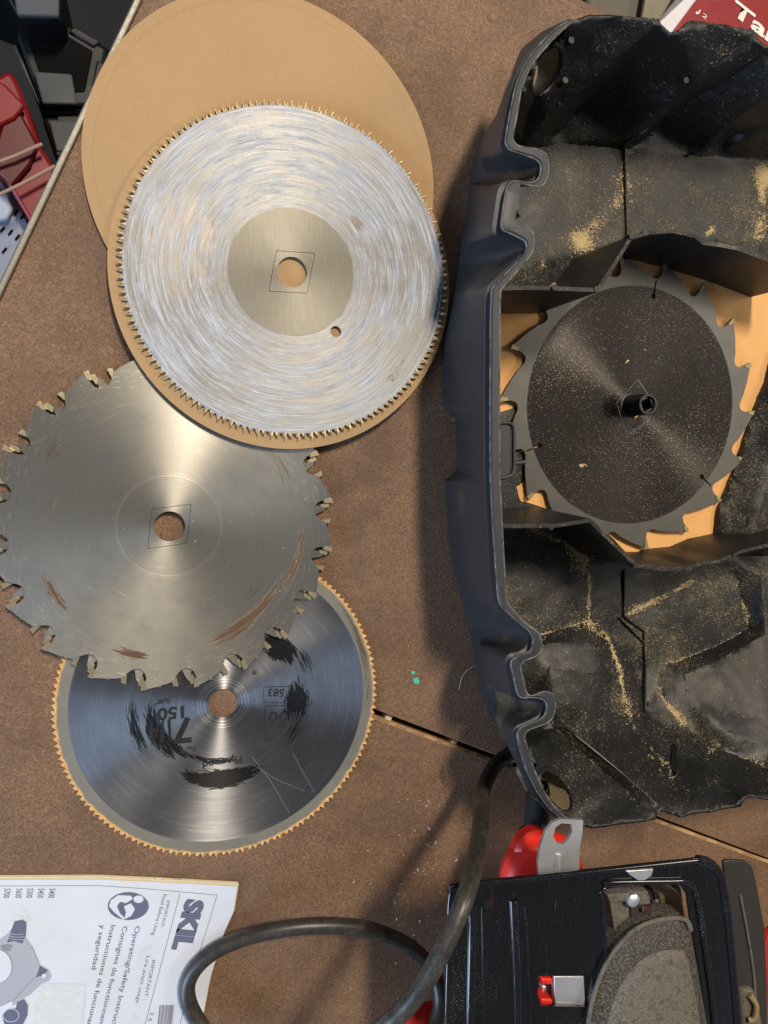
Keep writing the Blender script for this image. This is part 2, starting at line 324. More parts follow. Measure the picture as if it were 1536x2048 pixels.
MWHITE = plain('white_print', (.70, .68, .66), .6)
MWOOD = plain('raw_board_edge', (.42, .26, .12), .85, 0, .35, 900, .5)
MPEG = plain('cream_plastic', (.62, .56, .42), .5)
MTRIM = plain('aluminium_edge_strip', (.24, .225, .19), .5, .6, .25, 900, .3)
MDUST = plain('sawdust', (.60, .47, .26), .95, 0, .35, 900)
MWDUST = plain('pale_chip', (.75, .68, .60), .9)

def m_paint():
    n = N('scratched_black_enamel'); s = n.noise(1, 4, .75, n.scalev((1500, 45, 100), rot=(0, 0, rad(6)))); d = n.noise(1500, 3, .75); b = n.noise(14, 3)
    c = n.mix(n.map(s, .60, .74, 0, .45), (.004, .0045, .007), (.10, .11, .13)); s2 = n.noise(1, 3, .8, n.scalev((500, 30, 30), rot=(0, 0, rad(-25)))); c = n.mix(n.map(s2, .70, .76, 0, .6), c, (.35, .36, .38))
    k = n.math('MULTIPLY', n.map(n.math('ADD', n.math('MULTIPLY', d, .7), n.math('MULTIPLY', b, .3)), .60, .66), .7); c = n.mix(k, c, (.33, .30, .24))
    n.set(Base_Color=c, Roughness=n.math('MAXIMUM', n.map(s, .55, .80, .14, .26), k), Coat_Weight=.3); n.bump(n.math('ADD', s, k), .05, .0001); return n.m
def m_guard():
    n = N('dusty_cast_guard'); a = n.noise(1500, 4, .8); b = n.noise(40, 4, .65)
    c = n.mix(n.map(a, .38, .62), (.03, .028, .024), (.24, .21, .165)); sc = n.noise(1, 4, .7, n.scalev((400, 60, 60), rot=(0, 0, .5))); x, y, z = n.xyz(); c = n.mix(n.map(b, .38, .62, 0, .7), c, n.mix(sc, (.05, .046, .04), (.185, .17, .145))); c = n.mix(n.map(n.noise(260, 4, .8), .52, .62, 0, .6), c, (.035, .03, .024))
    n.set(Base_Color=c, Roughness=.72, Metallic=.1); n.bump(a, .6, .0005); return n.m
def m_cable():
    n = N('worn_black_rubber'); a = n.noise(1, 4, .7, n.scalev((200, 200, 200))); d = n.noise(2400, 3, .8); b = n.noise(30, 3)
    c = n.mix(n.map(a, .4, .7, 0, .7), (.020, .019, .017), (.062, .058, .050)); k = n.math('MULTIPLY', n.map(n.math('ADD', d, n.math('MULTIPLY', b, .4)), .80, .90), .7); c = n.mix(k, c, (.36, .31, .22))
    n.set(Base_Color=c, Roughness=n.math('MAXIMUM', .40, k)); n.bump(a, .25, .0003); return n.m
def m_paper():
    n = N('manual_paper'); a = n.noise(28, 4, .6); b = n.noise(1, 3, .5, n.scalev((1, 1, 1))); s = n.noise(60, 5, .7)
    c = n.mix(n.map(a, .4, .68, 0, .5), (.60, .65, .74), (.56, .56, .54)); c = n.mix(n.map(s, .63, .74, 0, .4), c, (.30, .28, .26))  # white paper tinted blue in its base colour for the cool door light
    n.set(Base_Color=c, Roughness=.62); n.bump(n.noise(70, 2), .2, .0008); return n.m
MPAINT, MGUARD, MCABLE, MPAPER = m_paint(), m_guard(), m_cable(), m_paper()

# ------------------------------------------------------------ lettering: flat print
def lettering(s, p0, p1, htpx, h, parent, mat, bold=0, name='lettering', lift=.00008, shear=0, plane=None):
    """text from pixel p0 to p1 along the baseline at height h (mm); htpx = point at cap top above p0"""
    cu = bpy.data.curves.new(name, 'FONT'); cu.body = s; cu.offset = bold; cu.resolution_u = 3; cu.shear = shear
    t = bpy.data.objects.new('tmp', cu); COL.objects.link(t)
    me = bpy.data.meshes.new_from_object(t.evaluated_get(bpy.context.evaluated_depsgraph_get())); bpy.data.objects.remove(t)
    n = len(me.vertices); c = np.empty(n * 3); me.vertices.foreach_get('co', c); c = c.reshape(-1, 3)
    A, B, T = P(*p0, h), P(*p1, h), P(*htpx, h)
    ex = B - A; up = Vector((-ex.y, ex.x, 0)).normalized(); ht = abs((T - A).dot(up))
    x0, x1 = c[:, 0].min(), c[:, 0].max(); cap = .70
    out = [A + ex * ((q[0] - x0) / (x1 - x0)) + up * (q[1] / cap * ht) + Vector((0, 0, lift)) for q in c]
    out = local(parent, out)
    me.vertices.foreach_set('co', np.array([tuple(v) for v in out]).ravel()); me.materials.clear(); me.materials.append(mat); me.name = name; me.update()
    return link(bpy.data.objects.new(name, me), parent)
def stroke(name, pts, w, h, parent, mat, lift=.0001):
    """flat printed line through pixels, width w metres"""
    q = [P(*p, h) + Vector((0, 0, lift)) for p in pts]; vs = []; fs = []
    for i, p in enumerate(q):
        t = (q[min(i + 1, len(q) - 1)] - q[max(i - 1, 0)]).normalized(); nn = Vector((-t.y, t.x, 0)) * w / 2
        vs += [p + nn, p - nn]
    for i in range(len(q) - 1): fs.append([2 * i, 2 * i + 1, 2 * i + 3, 2 * i + 2])
    return mesh(name, vs, fs, mat, parent)
def patch(name, pts, h, parent, mat, lift=.0001):
    return mesh(name, [P(*p, h) + Vector((0, 0, lift)) for p in pts], [list(range(len(pts)))], mat, parent)

# ------------------------------------------------------------ workbench
T = .019
def ln(a, b, t): return a + (b - a) * t
e0, e1 = P(285, 0), P(0, 600); ed = (e1 - e0).normalized()
gU0, gU1 = P(747, 1418), P(1327, 1638); gL0, gL1 = P(744, 1432), P(1327, 1646)
def meet(a, b, c, d):
    r = b - a; s = d - c; den = r.x * s.y - r.y * s.x; t = ((c - a).x * s.y - (c - a).y * s.x) / den; return a + r * t
UL = meet(e0, e1, gU0, gU1); LL = meet(e0, e1, gL0, gL1)
UR = ln(gU0, gU1, 2.7); LR = ln(gL0, gL1, 2.7)
f0, f1 = P(1165, 0), P(1235, 31); FL = meet(e0, e1, f0, f1); FR = ln(f0, f1, 18)
bench = empty('workbench', (0, 0, -T), 'brown hardboard folding workbench top with a narrow vice gap under the blades', 'workbench')
Z = Vector((0, 0, -.00))
slab('jaw_board', [FL, FR, UR, UL], T, MB, bench, .0008)
LB = LL + ed * .42; slab('jaw_board', [LL, LR, LR + ed * .42, LB], T, MB, bench, .0008)
off = (FL - UL).cross(Vector((0, 0, 1))).normalized()
off = Vector((-ed.y, ed.x, 0)); off = off if off.x < 0 else -off
for a, b in ((FL - ed * .0, UL - ed * .001), (LL + ed * .001, LB)):
    slab('edge_strip', [a + off * .0001 + Vector((0, 0, .0012)), b + off * .0001 + Vector((0, 0, .0012)), b + off * .0036 + Vector((0, 0, .0012)), a + off * .0036 + Vector((0, 0, .0012))], .021, MTRIM, bench, .0009)
for t in [.015, .23, .45, .80]:
    c = ln(gU0, gU1, t) * .5 + ln(gL0, gL1, t) * .5; d = (gU1 - gU0).normalized(); w = (gL0 - gU0) * .62; w = d.cross(Vector((0, 0, 1))).normalized() * .0042
    if t < .5:
        c = P(*((779, 1433) if t < .1 else (908, 1487)), -4) if t < .3 else c + Vector((0, 0, -.004))
        slab('alignment_peg', [c - d * .0022 - w, c + d * .0022 - w, c + d * .0022 + w, c - d * .0022 + w], .014, MPEG, bench, .0006)
# raw fibrous lip along the lower board
vs = []; fs = []
for i in range(120):
    t = i / 119 * 2.2 - .6; c = ln(gL0, gL1, t); d = (gL1 - gL0).normalized(); nn = Vector((-d.y, d.x, 0)); nn = nn if nn.y > 0 else -nn
    k = random.uniform(.0001, .0009)
    vs += [c - nn * .0012 + Vector((0, 0, .0002)), c + nn * k + Vector((0, 0, -.0006)), c + nn * k * .4 + Vector((0, 0, -.006))]
for i in range(119):
    for k in range(2): fs.append([i * 3 + k, i * 3 + 3 + k, i * 3 + 4 + k, i * 3 + 1 + k])
mesh('frayed_edge', vs, fs, MWOOD, bench)
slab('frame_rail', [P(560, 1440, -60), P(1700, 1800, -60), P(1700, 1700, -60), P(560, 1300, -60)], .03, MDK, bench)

# ------------------------------------------------------------ saw blades
def disc(name, loc, tilt, label, cat, group=None):
    o = empty(name, loc, label, cat, group); o.rotation_euler = tilt; return o
def fine_teeth(n, R, g, lean=.55, k0=0):
    pts = []
    for i in range(n):
        a = 2 * math.pi * (i + k0) / n; p = 2 * math.pi / n
        for u, rr in ((0, R), (.10, R * .994), (.26, R - g * .92), (.42, R - g), (.60, R - g * .8), (.80, R - g * .42)):
            aa = a + p * u * (1 if lean > 0 else -1); pts.append((rr * math.cos(aa), rr * math.sin(aa)))
    return pts
def tooth_ring(n, R, g, Ri, th, amt, sgn, mat, o, ph=0):
    """ring of fine teeth bent alternately up and down, one mesh"""
    prof = ((0, R), (.12, R * .9945), (.28, R - g * .90), (.42, R - g), (.60, R - g * .82), (.80, R - g * .45), (1.0, R - g * .02))
    vs = []; fs = []; m = len(prof); p = 2 * math.pi / n
    for i in range(n):
        b = len(vs); zz = amt * (1 if i % 2 else -1) * random.uniform(.8, 1.2)
        for top in (1, 0):
            for u, rr in prof:
                a = ph + sgn * p * (i + u); k = max(0, (rr - (R - g)) / g) * (1 if u < .9 else 0) 
                if u >= .9: rr = R - g * .25
                for q in (rr, Ri):
                    vs.append(Vector((q * math.cos(a), q * math.sin(a), (th if top else 0) + (zz * k if q == rr else 0))))
        for k in range(m - 1):
            t = b + 2 * k; u = b + 2 * m + 2 * k
            fs += [[t, t + 2, t + 3, t + 1], [u, u + 1, u + 3, u + 2], [t, u, u + 2, t + 2]]
        t = b + 2 * (m - 1); u = b + 2 * m + 2 * (m - 1); fs += [[b, b + 1, b + 2 * m + 1, b + 2 * m], [t, u, u + 1, t + 1]]
    return mesh('toothed_rim', vs, fs, mat, o, world=False)
def rhomb(w, h, sk, rot, c=(0, 0), rr=.0009):
    """rounded rhombus outline: half width w, half height h, skew sk"""
    base = [(-w - sk, -h), (w - sk, -h), (w + sk, h), (-w + sk, h)]; out = []
    for i in range(4):
        p = Vector(base[i]); a = Vector(base[i - 1]); b = Vector(base[(i + 1) % 4])
        q0 = p + (a - p).normalized() * rr; q1 = p + (b - p).normalized() * rr
        for t in (0, .33, .67, 1): out.append(q0 * (1 - t) ** 2 + p * 2 * t * (1 - t) + q1 * t * t)
    R2 = Matrix.Rotation(rot, 2); return [(R2 @ q)[:] for q in out]
def blade_hole(o, w, h, sk, rot, rh, z, th, mat):
    gap = .00026
    s = 1 - gap / w
    return flat('diamond_knockout', [rhomb(w * s, h * s, sk * s, rot), ring(rh, 48)], z, th + .00004, mat, o)
def bur(o): 
    b = o.modifiers.new('bevel', 'BEVEL'); b.width = .00012; b.segments = 1; b.limit_method = 'ANGLE'; b.angle_limit = rad(60)

# two cardboard discs
def card(c, R, h, tilt, label):
    o = flat('cardboard_disc', [[(R * (1 + .0006 * math.sin(5 * 2 * math.pi * i / 240)) * math.cos(2 * math.pi * i / 240), R * math.sin(2 * math.pi * i / 240)) for i in range(240)]], 0, .0011, MC)
    o.location = P(*c, h); o.rotation_euler = tilt; bur(o); return tag(o, label, 'cardboard disc')
card((537, 352), .0962, 1.0, (rad(-.35), 0, 0), 'larger tan cardboard disc sticking out above the white-streaked saw blade')
card((577, 556), .0950, 5.2, (rad(-2.0), 0, 0), 'tan cardboard disc directly beneath the white-streaked blade, showing as a rim below it')
# blade 1
b1 = disc('sawblade', P(582, 547, 5.2) + Vector((0, 0, .0022)), (rad(-2.0), 0, 0), 'silver fine-toothed circular saw blade streaked with whitish residue, lying on the cardboard', 'saw blade')
R1 = .0918
o = flat('plate', [ring(R1 - .0034, 300), rhomb(.0108, .0112, .0023, 0), ring(.0031, 24, (.0243, -.0315))], 0, .0013, M1, b1); tooth_ring(150, R1 + .0003, .0033, R1 - .0034, .0013, .0010, 1, M1, b1)
blade_hole(b1, .0108, .0112, .0023, 0, .0083, 0, .0013, M1)
# blade 3 (below on the bench)
b3 = disc('sawblade', P(446, 1405, .2), (0, 0, 0), 'brushed fine-toothed saw blade with smeared black lettering and yellowed teeth, lowest on the bench', 'saw blade')
o = flat('plate', [ring(.0893, 300), ring(.0085, 64)], 0, .0014, M3, b3); bur(o); tooth_ring(150, .0924, .0022, .0893, .0014, .0008, -1, M3, b3)
flat('arbor_ring', [ring(.0098, 64), ring(.0086, 64)], .0014, .00008, M3, b3)
# blades 2: two framing blades stacked
PROF_RIP = [(0, 1.0), (-.4, .965), (-.5, .93), (.1, .903), (1.3, .884), (2.8, .876), (4.3, .880), (5.6, .894), (6.9, .921), (8.0, .950), (8.9, .953), (10.0, .961), (14, .981), (17.2, .998)]
PROF_FINE = [(0, 1.0), (-.2, .965), (-.2, .93), (.4, .905), (1.4, .897), (2.4, .903), (3.1, .925), (3.6, .952), (4.2, .972), (5.8, .997)]
PROF_COMBO = [(0, 1.0), (.35, .96), (.25, .925), (.8, .892), (2.2, .876), (4.0, .876), (5.6, .888), (7.2, .903), (12.5, .942), (19.3, .995)]
def framing(n, R, ph, sgn=1, prof=PROF_RIP):
    """n big teeth; tips face clockwise (sgn=1) or counter-clockwise (-1)"""
    pts = []; p = 360 / n
    for i in range(n):
        for a, r in prof:
            t = rad(ph) - sgn * rad(i * p + a); pts.append((R * r * math.cos(t), R * r * math.sin(t)))
    return pts if sgn > 0 else pts[::-1]
def carbide(o, n, R, ph, sgn, z, mat=MCARB, w=.0026):
    o = next(c for c in bpy.data.objects if c.parent == o and c.name.startswith('plate'))
    proto = None; p = 360 / n
    for i in range(n):
        t = rad(ph) - sgn * rad(i * p)
        if proto is None:
            sh = [(-.0052, .0004), (-.0006, .0013), (.0004, .0013), (.0000, -.0016), (-.0040, -.0012)]
            v = [(x, sgn * -y, zz) for zz in (-w / 2, w / 2) for x, y in sh]; m_ = len(sh)
            f = [list(range(m_))[::-1], list(range(m_, 2 * m_))] + [[k, (k + 1) % m_, m_ + (k + 1) % m_, m_ + k] for k in range(m_)]
            c = mesh('carbide_tip', v, f, mat, None, world=False); c.parent = o; proto = c
        else:
            c = proto.copy(); COL.objects.link(c); c.parent = o
        c.location = (R * math.cos(t), R * math.sin(t), z); c.rotation_euler = (0, 0, t)
tl2 = (rad(-.55), 0, 0)
b2b = disc('sawblade', P(340, 1053, 1.9), tl2, 'lower of the two stacked large-toothed blades, only its teeth showing in the gullets', 'saw blade')
o = flat('plate', [framing(60, .0901, -89.5, -1, PROF_FINE), ring(.0086, 64)], 0, .0016, M2, b2b); bur(o); carbide(b2b, 60, .0901, -89.5, -1, .0008)
b2 = disc('sawblade', P(339, 1052, 3.7), tl2, 'dull grey large-toothed saw blade with brown rust streaks, upper of the stacked pair', 'saw blade')
o = flat('plate', [framing(20, .0922, 25.6), rhomb(.0106, .0108, .0026, rad(6))], 0, .0016, M2, b2); bur(o)
carbide(b2, 20, .0922, 25.6, 1, .0008)
blade_hole(b2, .0106, .0108, .0026, rad(6), .0083, 0, .0016, M2)
# lettering on blade 3
b3 = next(c for c in bpy.data.objects if c.parent == b3 and c.name.startswith('plate'))
h3 = 1.66
for s, a, b, t, bo in (('7', (383, 1437), (345, 1440), (383, 1484), .035), ('1/4', (340, 1440), (297, 1446), (340, 1483), .02), ('150', (367, 1413), (314, 1418), (367, 1436), .03), ('5/8"', (338, 1396), (309, 1400), (338, 1406), .01),
                       ('For', (392, 1494), (372, 1492), (391, 1502), .01), ('Plywood', (484, 1512), (405, 1524), (486, 1526), .02), ('8', (513, 1341), (504, 1342), (513, 1349), .02), ('0', (375, 1353), (363, 1355), (376, 1369), .03),
                       ('583', (568, 1379), (537, 1378), (568, 1394), .01), ('100', (590, 1424), (537, 1425), (590, 1444), .02), ('55', (572, 1446), (555, 1447), (572, 1455), .01)):
    lettering(s, a, b, t, h3, b3, MINK, bo)
for pts in ([(527, 1374), (592, 1373), (592, 1406), (527, 1405), (527, 1374)], [(530, 1412), (594, 1411), (594, 1478), (530, 1480), (530, 1412)]): stroke('printed_frame', pts, .0003, h3, b3, MINK)
# scratches
for pts in ([(503, 1512), (540, 1560), (578, 1625)], [(585, 1505), (606, 1545), (629, 1584)], [(510, 1532), (555, 1560), (610, 1582)]): stroke('scratch', pts, .00009, h3 - .05, b3, MPRINTL)

# ------------------------------------------------------------ case
HR = 88.
OI = [ # rim outer px, rim inner px
 ((1138, 37), (1148, 42)), ((1108, 52), (1128, 57)), ((1080, 76), (1100, 85)), ((1055, 104), (1076, 112)), ((1035, 138), (1055, 146)), ((1022, 175), (1042, 180)), ((1013, 215), (1036, 218)), ((1005, 258), (1028, 260)), ((1000, 290), (1025, 281)), ((1006, 304), (1036, 292)),
 ((1058, 326), (1076, 298)), ((1068, 332), (1092, 306)), ((1072, 338), (1098, 320)), ((1071, 350), (1096, 352)), ((1064, 358), (1089, 369)), ((1050, 362), (1077, 374)), ((1018, 358), (1040, 366)), ((1002, 366), (1036, 376)), ((994, 385), (1037, 390)), ((984, 455), (1030, 440)), ((984, 468), (1036, 448)),
 ((1000, 474), (1062, 459)), ((1040, 490), (1068, 470)), ((1046, 500), (1068, 496)), ((1040, 510), (1060, 512)), ((985, 562), (1012, 568)), ((972, 575), (1001, 579)), ((969, 620), (1000, 620)), ((968, 815), (999, 815)), ((968, 830), (999, 830)), ((968, 942), (1000, 942)), ((969, 960), (1000, 960)), ((974, 1060), (1005, 1060)), ((985, 1190), (1012, 1196)), ((990, 1212), (1016, 1208)),
 ((1030, 1246), (1050, 1246)), ((1050, 1262), (1076, 1264)), ((1056, 1278), (1084, 1280)), ((1050, 1296), (1082, 1304)), ((1036, 1304), (1070, 1314)), ((1014, 1308), (1046, 1322)), ((1008, 1320), (1040, 1330)), ((1022, 1385), (1052, 1384)), ((1030, 1398), (1060, 1394)), ((1052, 1402), (1090, 1382)), ((1078, 1404), (1106, 1388)), ((1084, 1414), (1112, 1408)), ((1078, 1430), (1108, 1434)), ((1064, 1438), (1096, 1446)), ((1034, 1450), (1056, 1460)), ((1024, 1460), (1048, 1472)), ((1028, 1495), (1055, 1496)), ((1042, 1540), (1067, 1536)), ((1066, 1585), (1087, 1582)), ((1092, 1619), (1107, 1612)), ((1122, 1643), (1130, 1634)), ((1148, 1655), (1153, 1647))]
SIL = [(1142, 36), (1085, 62), (1042, 98), (1021, 150), (1006, 192), (992, 231), (963, 278), (942, 342), (935, 420), (922, 480), (905, 600), (887, 684), (885, 807), (890, 822), (911, 834), (914, 944), (889, 960), (893, 1027), (905, 1134), (926, 1204), (948, 1305), (959, 1376), (983, 1437), (1014, 1490), (1036, 1534), (1054, 1578), (1098, 1629), (1148, 1657)]
def seg_int(p, q, a, b):
    r = (q[0] - p[0], q[1] - p[1]); s = (b[0] - a[0], b[1] - a[1]); den = r[0] * s[1] - r[1] * s[0]
    if abs(den) < 1e-9: return None
    t = ((a[0] - p[0]) * s[1] - (a[1] - p[1]) * s[0]) / den; u = ((a[0] - p[0]) * r[1] - (a[1] - p[1]) * r[0]) / den
    return t if 0 <= t <= 1 and 0 <= u <= 1 else None
stn = []
for (o0, i0), (o1, i1) in zip(OI, OI[1:]):
    L = max(math.dist(o0, o1), math.dist(i0, i1)); n = max(1, int(L / 7))
    for k in range(n): t = k / n; stn.append(((o0[0] + (o1[0] - o0[0]) * t, o0[1] + (o1[1] - o0[1]) * t), (i0[0] + (i1[0] - i0[0]) * t, i0[1] + (i1[1] - i0[1]) * t)))
stn.append(OI[-1])
NAD = (327, 873)
for _p in range(1):
    stn = [stn[0]] + [tuple((sum(w * stn[i + d][q][0] for d, w in ((-1, .25), (0, .5), (1, .25))), sum(w * stn[i + d][q][1] for d, w in ((-1, .25), (0, .5), (1, .25)))) for q in (0, 1)) for i in range(1, len(stn) - 1)] + [stn[-1]]
Bs = []
for O_, I_ in stn:
    # foot of the outer wall: where the line down to the bench meets the photographed foot outline
    tgt = (NAD[0], O_[1] * .55 + NAD[1] * .45) if 380 < O_[1] < 1500 else (NAD[0] - 200, O_[1] * .85 + NAD[1] * .15)
    best = None
    for a, b in zip(SIL, SIL[1:]):
        t = seg_int(O_, tgt, a, b)
        if t is not None and (best is None or t < best): best = t
    Bs.append(None if best is None else (O_[0] + (tgt[0] - O_[0]) * best, O_[1] + (tgt[1] - O_[1]) * best))
# fill missing
for i, b in enumerate(Bs):
    if b is None: Bs[i] = stn[i][0]
case = empty('tool_case_shell', P(1300, 850, 0), 'open black plastic tool case half, dusted with sawdust and holding a dark saw blade', 'tool case')
rows = []; cen = P(1330, 845, 0)
def inset(v, d):
    q = cen - v; q.z = 0; return v + q.normalized() * d
for (O_, I_), B in zip(stn, Bs):
    o84 = P(*O_, HR - 5); i90 = P(*I_, HR)
    lipo = P(O_[0] * .72 + I_[0] * .28, O_[1] * .72 + I_[1] * .28, HR - 4.2); lipi = P(O_[0] * .62 + I_[0] * .38, O_[1] * .62 + I_[1] * .38, HR - .4); lipm = P(O_[0] * .45 + I_[0] * .55, O_[1] * .45 + I_[1] * .55, HR + .3)
    hb = 4. if math.dist(B, O_) > 45 else max(4, 80 * (1 - math.dist(B, O_) / 45) )
    foot = P(*B, hb); under = inset(foot, .004); under.z = max(0.0005, foot.z - .004)
    m1 = foot.lerp(o84, .32) ; m1.z = foot.z + (o84.z - foot.z) * .26; m2 = foot.lerp(o84, .8); m2.z = foot.z + (o84.z - foot.z) * .72
    inb = inset(foot, .0035); inb.z = max(.007, foot.z + .001)
    if hb < 60: inn = [P(*I_, HR - 8), P(*I_, HR - 8).lerp(inb, .5), inb]
    else: inn = [P(*I_, HR - 3)] * 3
    rows.append([under, foot, m1, m2, o84, lipo, lipi, lipm, i90] + inn)
vs = [v for r in rows for v in r]; m_ = len(rows[0]); fs = []
for i in range(len(rows) - 1):
    for k in range(m_ - 1): fs.append([i * m_ + k, (i + 1) * m_ + k, (i + 1) * m_ + k + 1, i * m_ + k + 1])
ne = N('scuffed_plastic_edge'); ne.set(Base_Color=ne.mix(ne.map(ne.noise(210, 5, .75), .40, .66), (.03, .031, .035), (.21, .205, .185)), Roughness=.7); MEDGE = ne.m; MFL = plain('flute_highlight_plastic', (.020, .022, .026), .30, 0, .4, 300, .2)
tube('rim_bead', [r[6] for r in rows[::1]], .00035, MEDGE, case, 6)
tube('rim_bead', [r[8] + Vector((0, 0, -.0002)) for r in rows[::1]], .00045, MEDGE, case, 6)
me_o = mesh('side_wall', vs, fs, MPO, case, smooth=28)

# interior surface: heights surveyed at pixels, creases kept
TOPR = [(1148, 42), (1178, 32), (1250, 33), (1316, 38), (1327, 58), (1338, 68), (1352, 66), (1376, 42), (1440, 50), (1506, 60), (1518, 84), (1530, 94), (1545, 92), (1572, 72), (1700, 92), (1760, 110)]
BOTR = [(1153, 1649), (1186, 1655), (1256, 1646), (1309, 1640), (1316, 1624), (1324, 1620), (1340, 1626), (1360, 1634), (1423, 1622), (1480, 1611), (1488, 1597), (1500, 1592), (1536, 1598), (1620, 1590), (1760, 1560)]
V = []; H = []; E_ = []
def addp(p, h): V.append(p); H.append(h); return len(V) - 1
def addl(lst, closed=False):
    ids = [addp((x, y), h) for x, y, h in lst]; E_.extend(zip(ids, ids[1:])); 
    return ids
left = [(*PX(r[-1]), r[-1].z * 1000) for r in rows[::3]] + [(*PX(rows[-1][-1]), rows[-1][-1].z * 1000)]
loop = left + [(x, y, HR - 1) for x, y in BOTR] + [(1760, 1300, 30), (1760, 845, 30), (1760, 400, 30)] + [(x, y, HR - 1) for x, y in reversed(TOPR)]
ids = addl(loop); E_.append((ids[-1], ids[0])); NB = len(loop)
for l in ([(1312, 48, 87), (1206, 138, 66), (1092, 232, 40), (1052, 285, 16)], [(1338, 76, 80), (1240, 156, 42), (1153, 226, 14), (1120, 262, 8)],
          [(1506, 68, 87), (1390, 160, 66), (1296, 236, 36), (1246, 275, 18)], [(1532, 106, 80), (1371, 205, 34), (1307, 258, 11), (1270, 290, 8)],
          [(1620, 130, 80), (1536, 190, 66), (1450, 252, 36), (1400, 300, 12)], [(1640, 190, 64), (1536, 236, 40), (1455, 277, 14), (1430, 310, 8)],
          [(1048, 300, 8), (1120, 285, 8), (1250, 296, 8), (1400, 312, 8), (1760, 330, 8)],
          [(1100, 100, 80), (1080, 150, 66), (1060, 215, 40), (1040, 275, 20)],
          [(1200, 60, 80), (1120, 150, 58)],
          [(960, 560, 8), (1100, 520, 8), (1300, 470, 8), (1500, 480, 8)], [(960, 640, 3), (1200, 560, 3), (1262, 525, 3), (1400, 532, 3), (1500, 575, 3), (1560, 600, 3)], [(960, 760, 3), (1200, 760, 3), (1480, 720, 3)], [(1542, 700, 3), (1530, 757, 3), (1505, 816, 3), (1461, 944, 3), (1430, 1023, 3), (1423, 1086, 3)],
          [(1548, 700, 8), (1536, 757, 9), (1511, 816, 9), (1467, 944, 9), (1436, 1023, 9), (1429, 1092, 9)], [(1600, 760, 28), (1540, 940, 24), (1500, 1080, 24)],
          [(960, 1060, 3), (1150, 1075, 3), (1290, 1106, 3), (1425, 1100, 3)], [(1430, 1112, 8), (1600, 1110, 9)],
          [(1177, 1120, 8), (1176, 1243, 8), (1208, 1268, 9), (1236, 1336, 16), (1246, 1402, 24), (1268, 1468, 36), (1353, 1556, 64), (1380, 1600, 80)],
          [(1176, 1243, 8), (1130, 1258, 8), (1078, 1272, 9)], [(1060, 1290, 15), (1140, 1285, 18), (1190, 1290, 19)],
          [(1100, 1340, 24), (1150, 1345, 26), (1200, 1350, 26)], [(1117, 1440, 44), (1150, 1470, 52), (1234, 1538, 68), (1318, 1612, 85)], [(1108, 1460, 42), (1160, 1500, 52), (1240, 1570, 68), (1300, 1625, 84)],
          [(1215, 1265, 7), (1270, 1340, 7), (1290, 1420, 18), (1340, 1500, 42)],
          [(1470, 1150, 7), (1474, 1164, 8), (1498, 1257, 9), (1440, 1290, 9), (1357, 1323, 9), (1318, 1336, 9), (1313, 1367, 13), (1335, 1411, 22), (1388, 1468, 34), (1460, 1510, 46), (1536, 1540, 58)],
          [(1520, 1150, 16), (1530, 1270, 20), (1440, 1320, 20), (1370, 1350, 18), (1370, 1390, 24), (1430, 1450, 40), (1536, 1500, 52)],
          [(1335, 1459, 30), (1432, 1543, 62), (1500, 1590, 85)]):
    addl(l)
OV = [((1092, 140), 50, 22, rad(-66)), ((1112, 1582), 46, 20, rad(56))]
vv, ee, ff, *_ = delaunay_2d_cdt([Vector(p) for p in V], E_, [], 0, 1e-3)
ov = _[0]; HH = []
Va = np.array([tuple(v) for v in vv])
for i, v in enumerate(vv):
    HH.append(H[ov[i][0]] if ov[i] else None)
known = [i for i, h in enumerate(HH) if h is not None]
for i, h in enumerate(HH):
    if h is None:
        d = sorted(known, key=lambda k: (vv[k] - vv[i]).length)[:2]; w = [(1 / ((vv[k] - vv[i]).length + 1e-6)) for k in d]; HH[i] = sum(HH[k] * q for k, q in zip(d, w)) / sum(w)
HH = np.array(HH); TRI = np.array([f for f in ff if len(f) == 3])
A_, B_, C_ = Va[TRI[:, 0]], Va[TRI[:, 1]], Va[TRI[:, 2]]
DEN = (B_[:, 1] - C_[:, 1]) * (A_[:, 0] - C_[:, 0]) + (C_[:, 0] - B_[:, 0]) * (A_[:, 1] - C_[:, 1]); DEN[abs(DEN) < 1e-9] = 1e-9
def hgt(x, y):
    l1 = ((B_[:, 1] - C_[:, 1]) * (x - C_[:, 0]) + (C_[:, 0] - B_[:, 0]) * (y - C_[:, 1])) / DEN
    l2 = ((C_[:, 1] - A_[:, 1]) * (x - C_[:, 0]) + (A_[:, 0] - C_[:, 0]) * (y - C_[:, 1])) / DEN
    l3 = 1 - l1 - l2; m = np.minimum(np.minimum(l1, l2), l3); k = int(m.argmax())
    if m[k] < -.02: return None
    return float(l1[k] * HH[TRI[k, 0]] + l2[k] * HH[TRI[k, 1]] + l3[k] * HH[TRI[k, 2]])
lp = [(x, y) for x, y, h in loop]
lpx = np.array([q[0] for q in lp]); lpy = np.array([q[1] for q in lp])
def inside(x, y):
    a, b = lpy, np.roll(lpy, -1); xa, xb = lpx, np.roll(lpx, -1)
    m = (a > y) != (b > y); xi = xa + (y - a) / np.where(b == a, 1, b - a) * (xb - xa); return (np.count_nonzero(m & (x < xi)) % 2) == 1
DV = list(V); DH = list(H); DE = []
for a, b in E_:      # split constraint edges
    p, q = V[a], V[b]; L = math.dist(p, q); n = max(1, int(L / 10)); last = a
    for k in range(1, n):
        t = k / n; DV.append((p[0] + (q[0] - p[0]) * t, p[1] + (q[1] - p[1]) * t)); DH.append(H[a] + (H[b] - H[a]) * t); DE.append((last, len(DV) - 1)); last = len(DV) - 1
    DE.append((last, b))
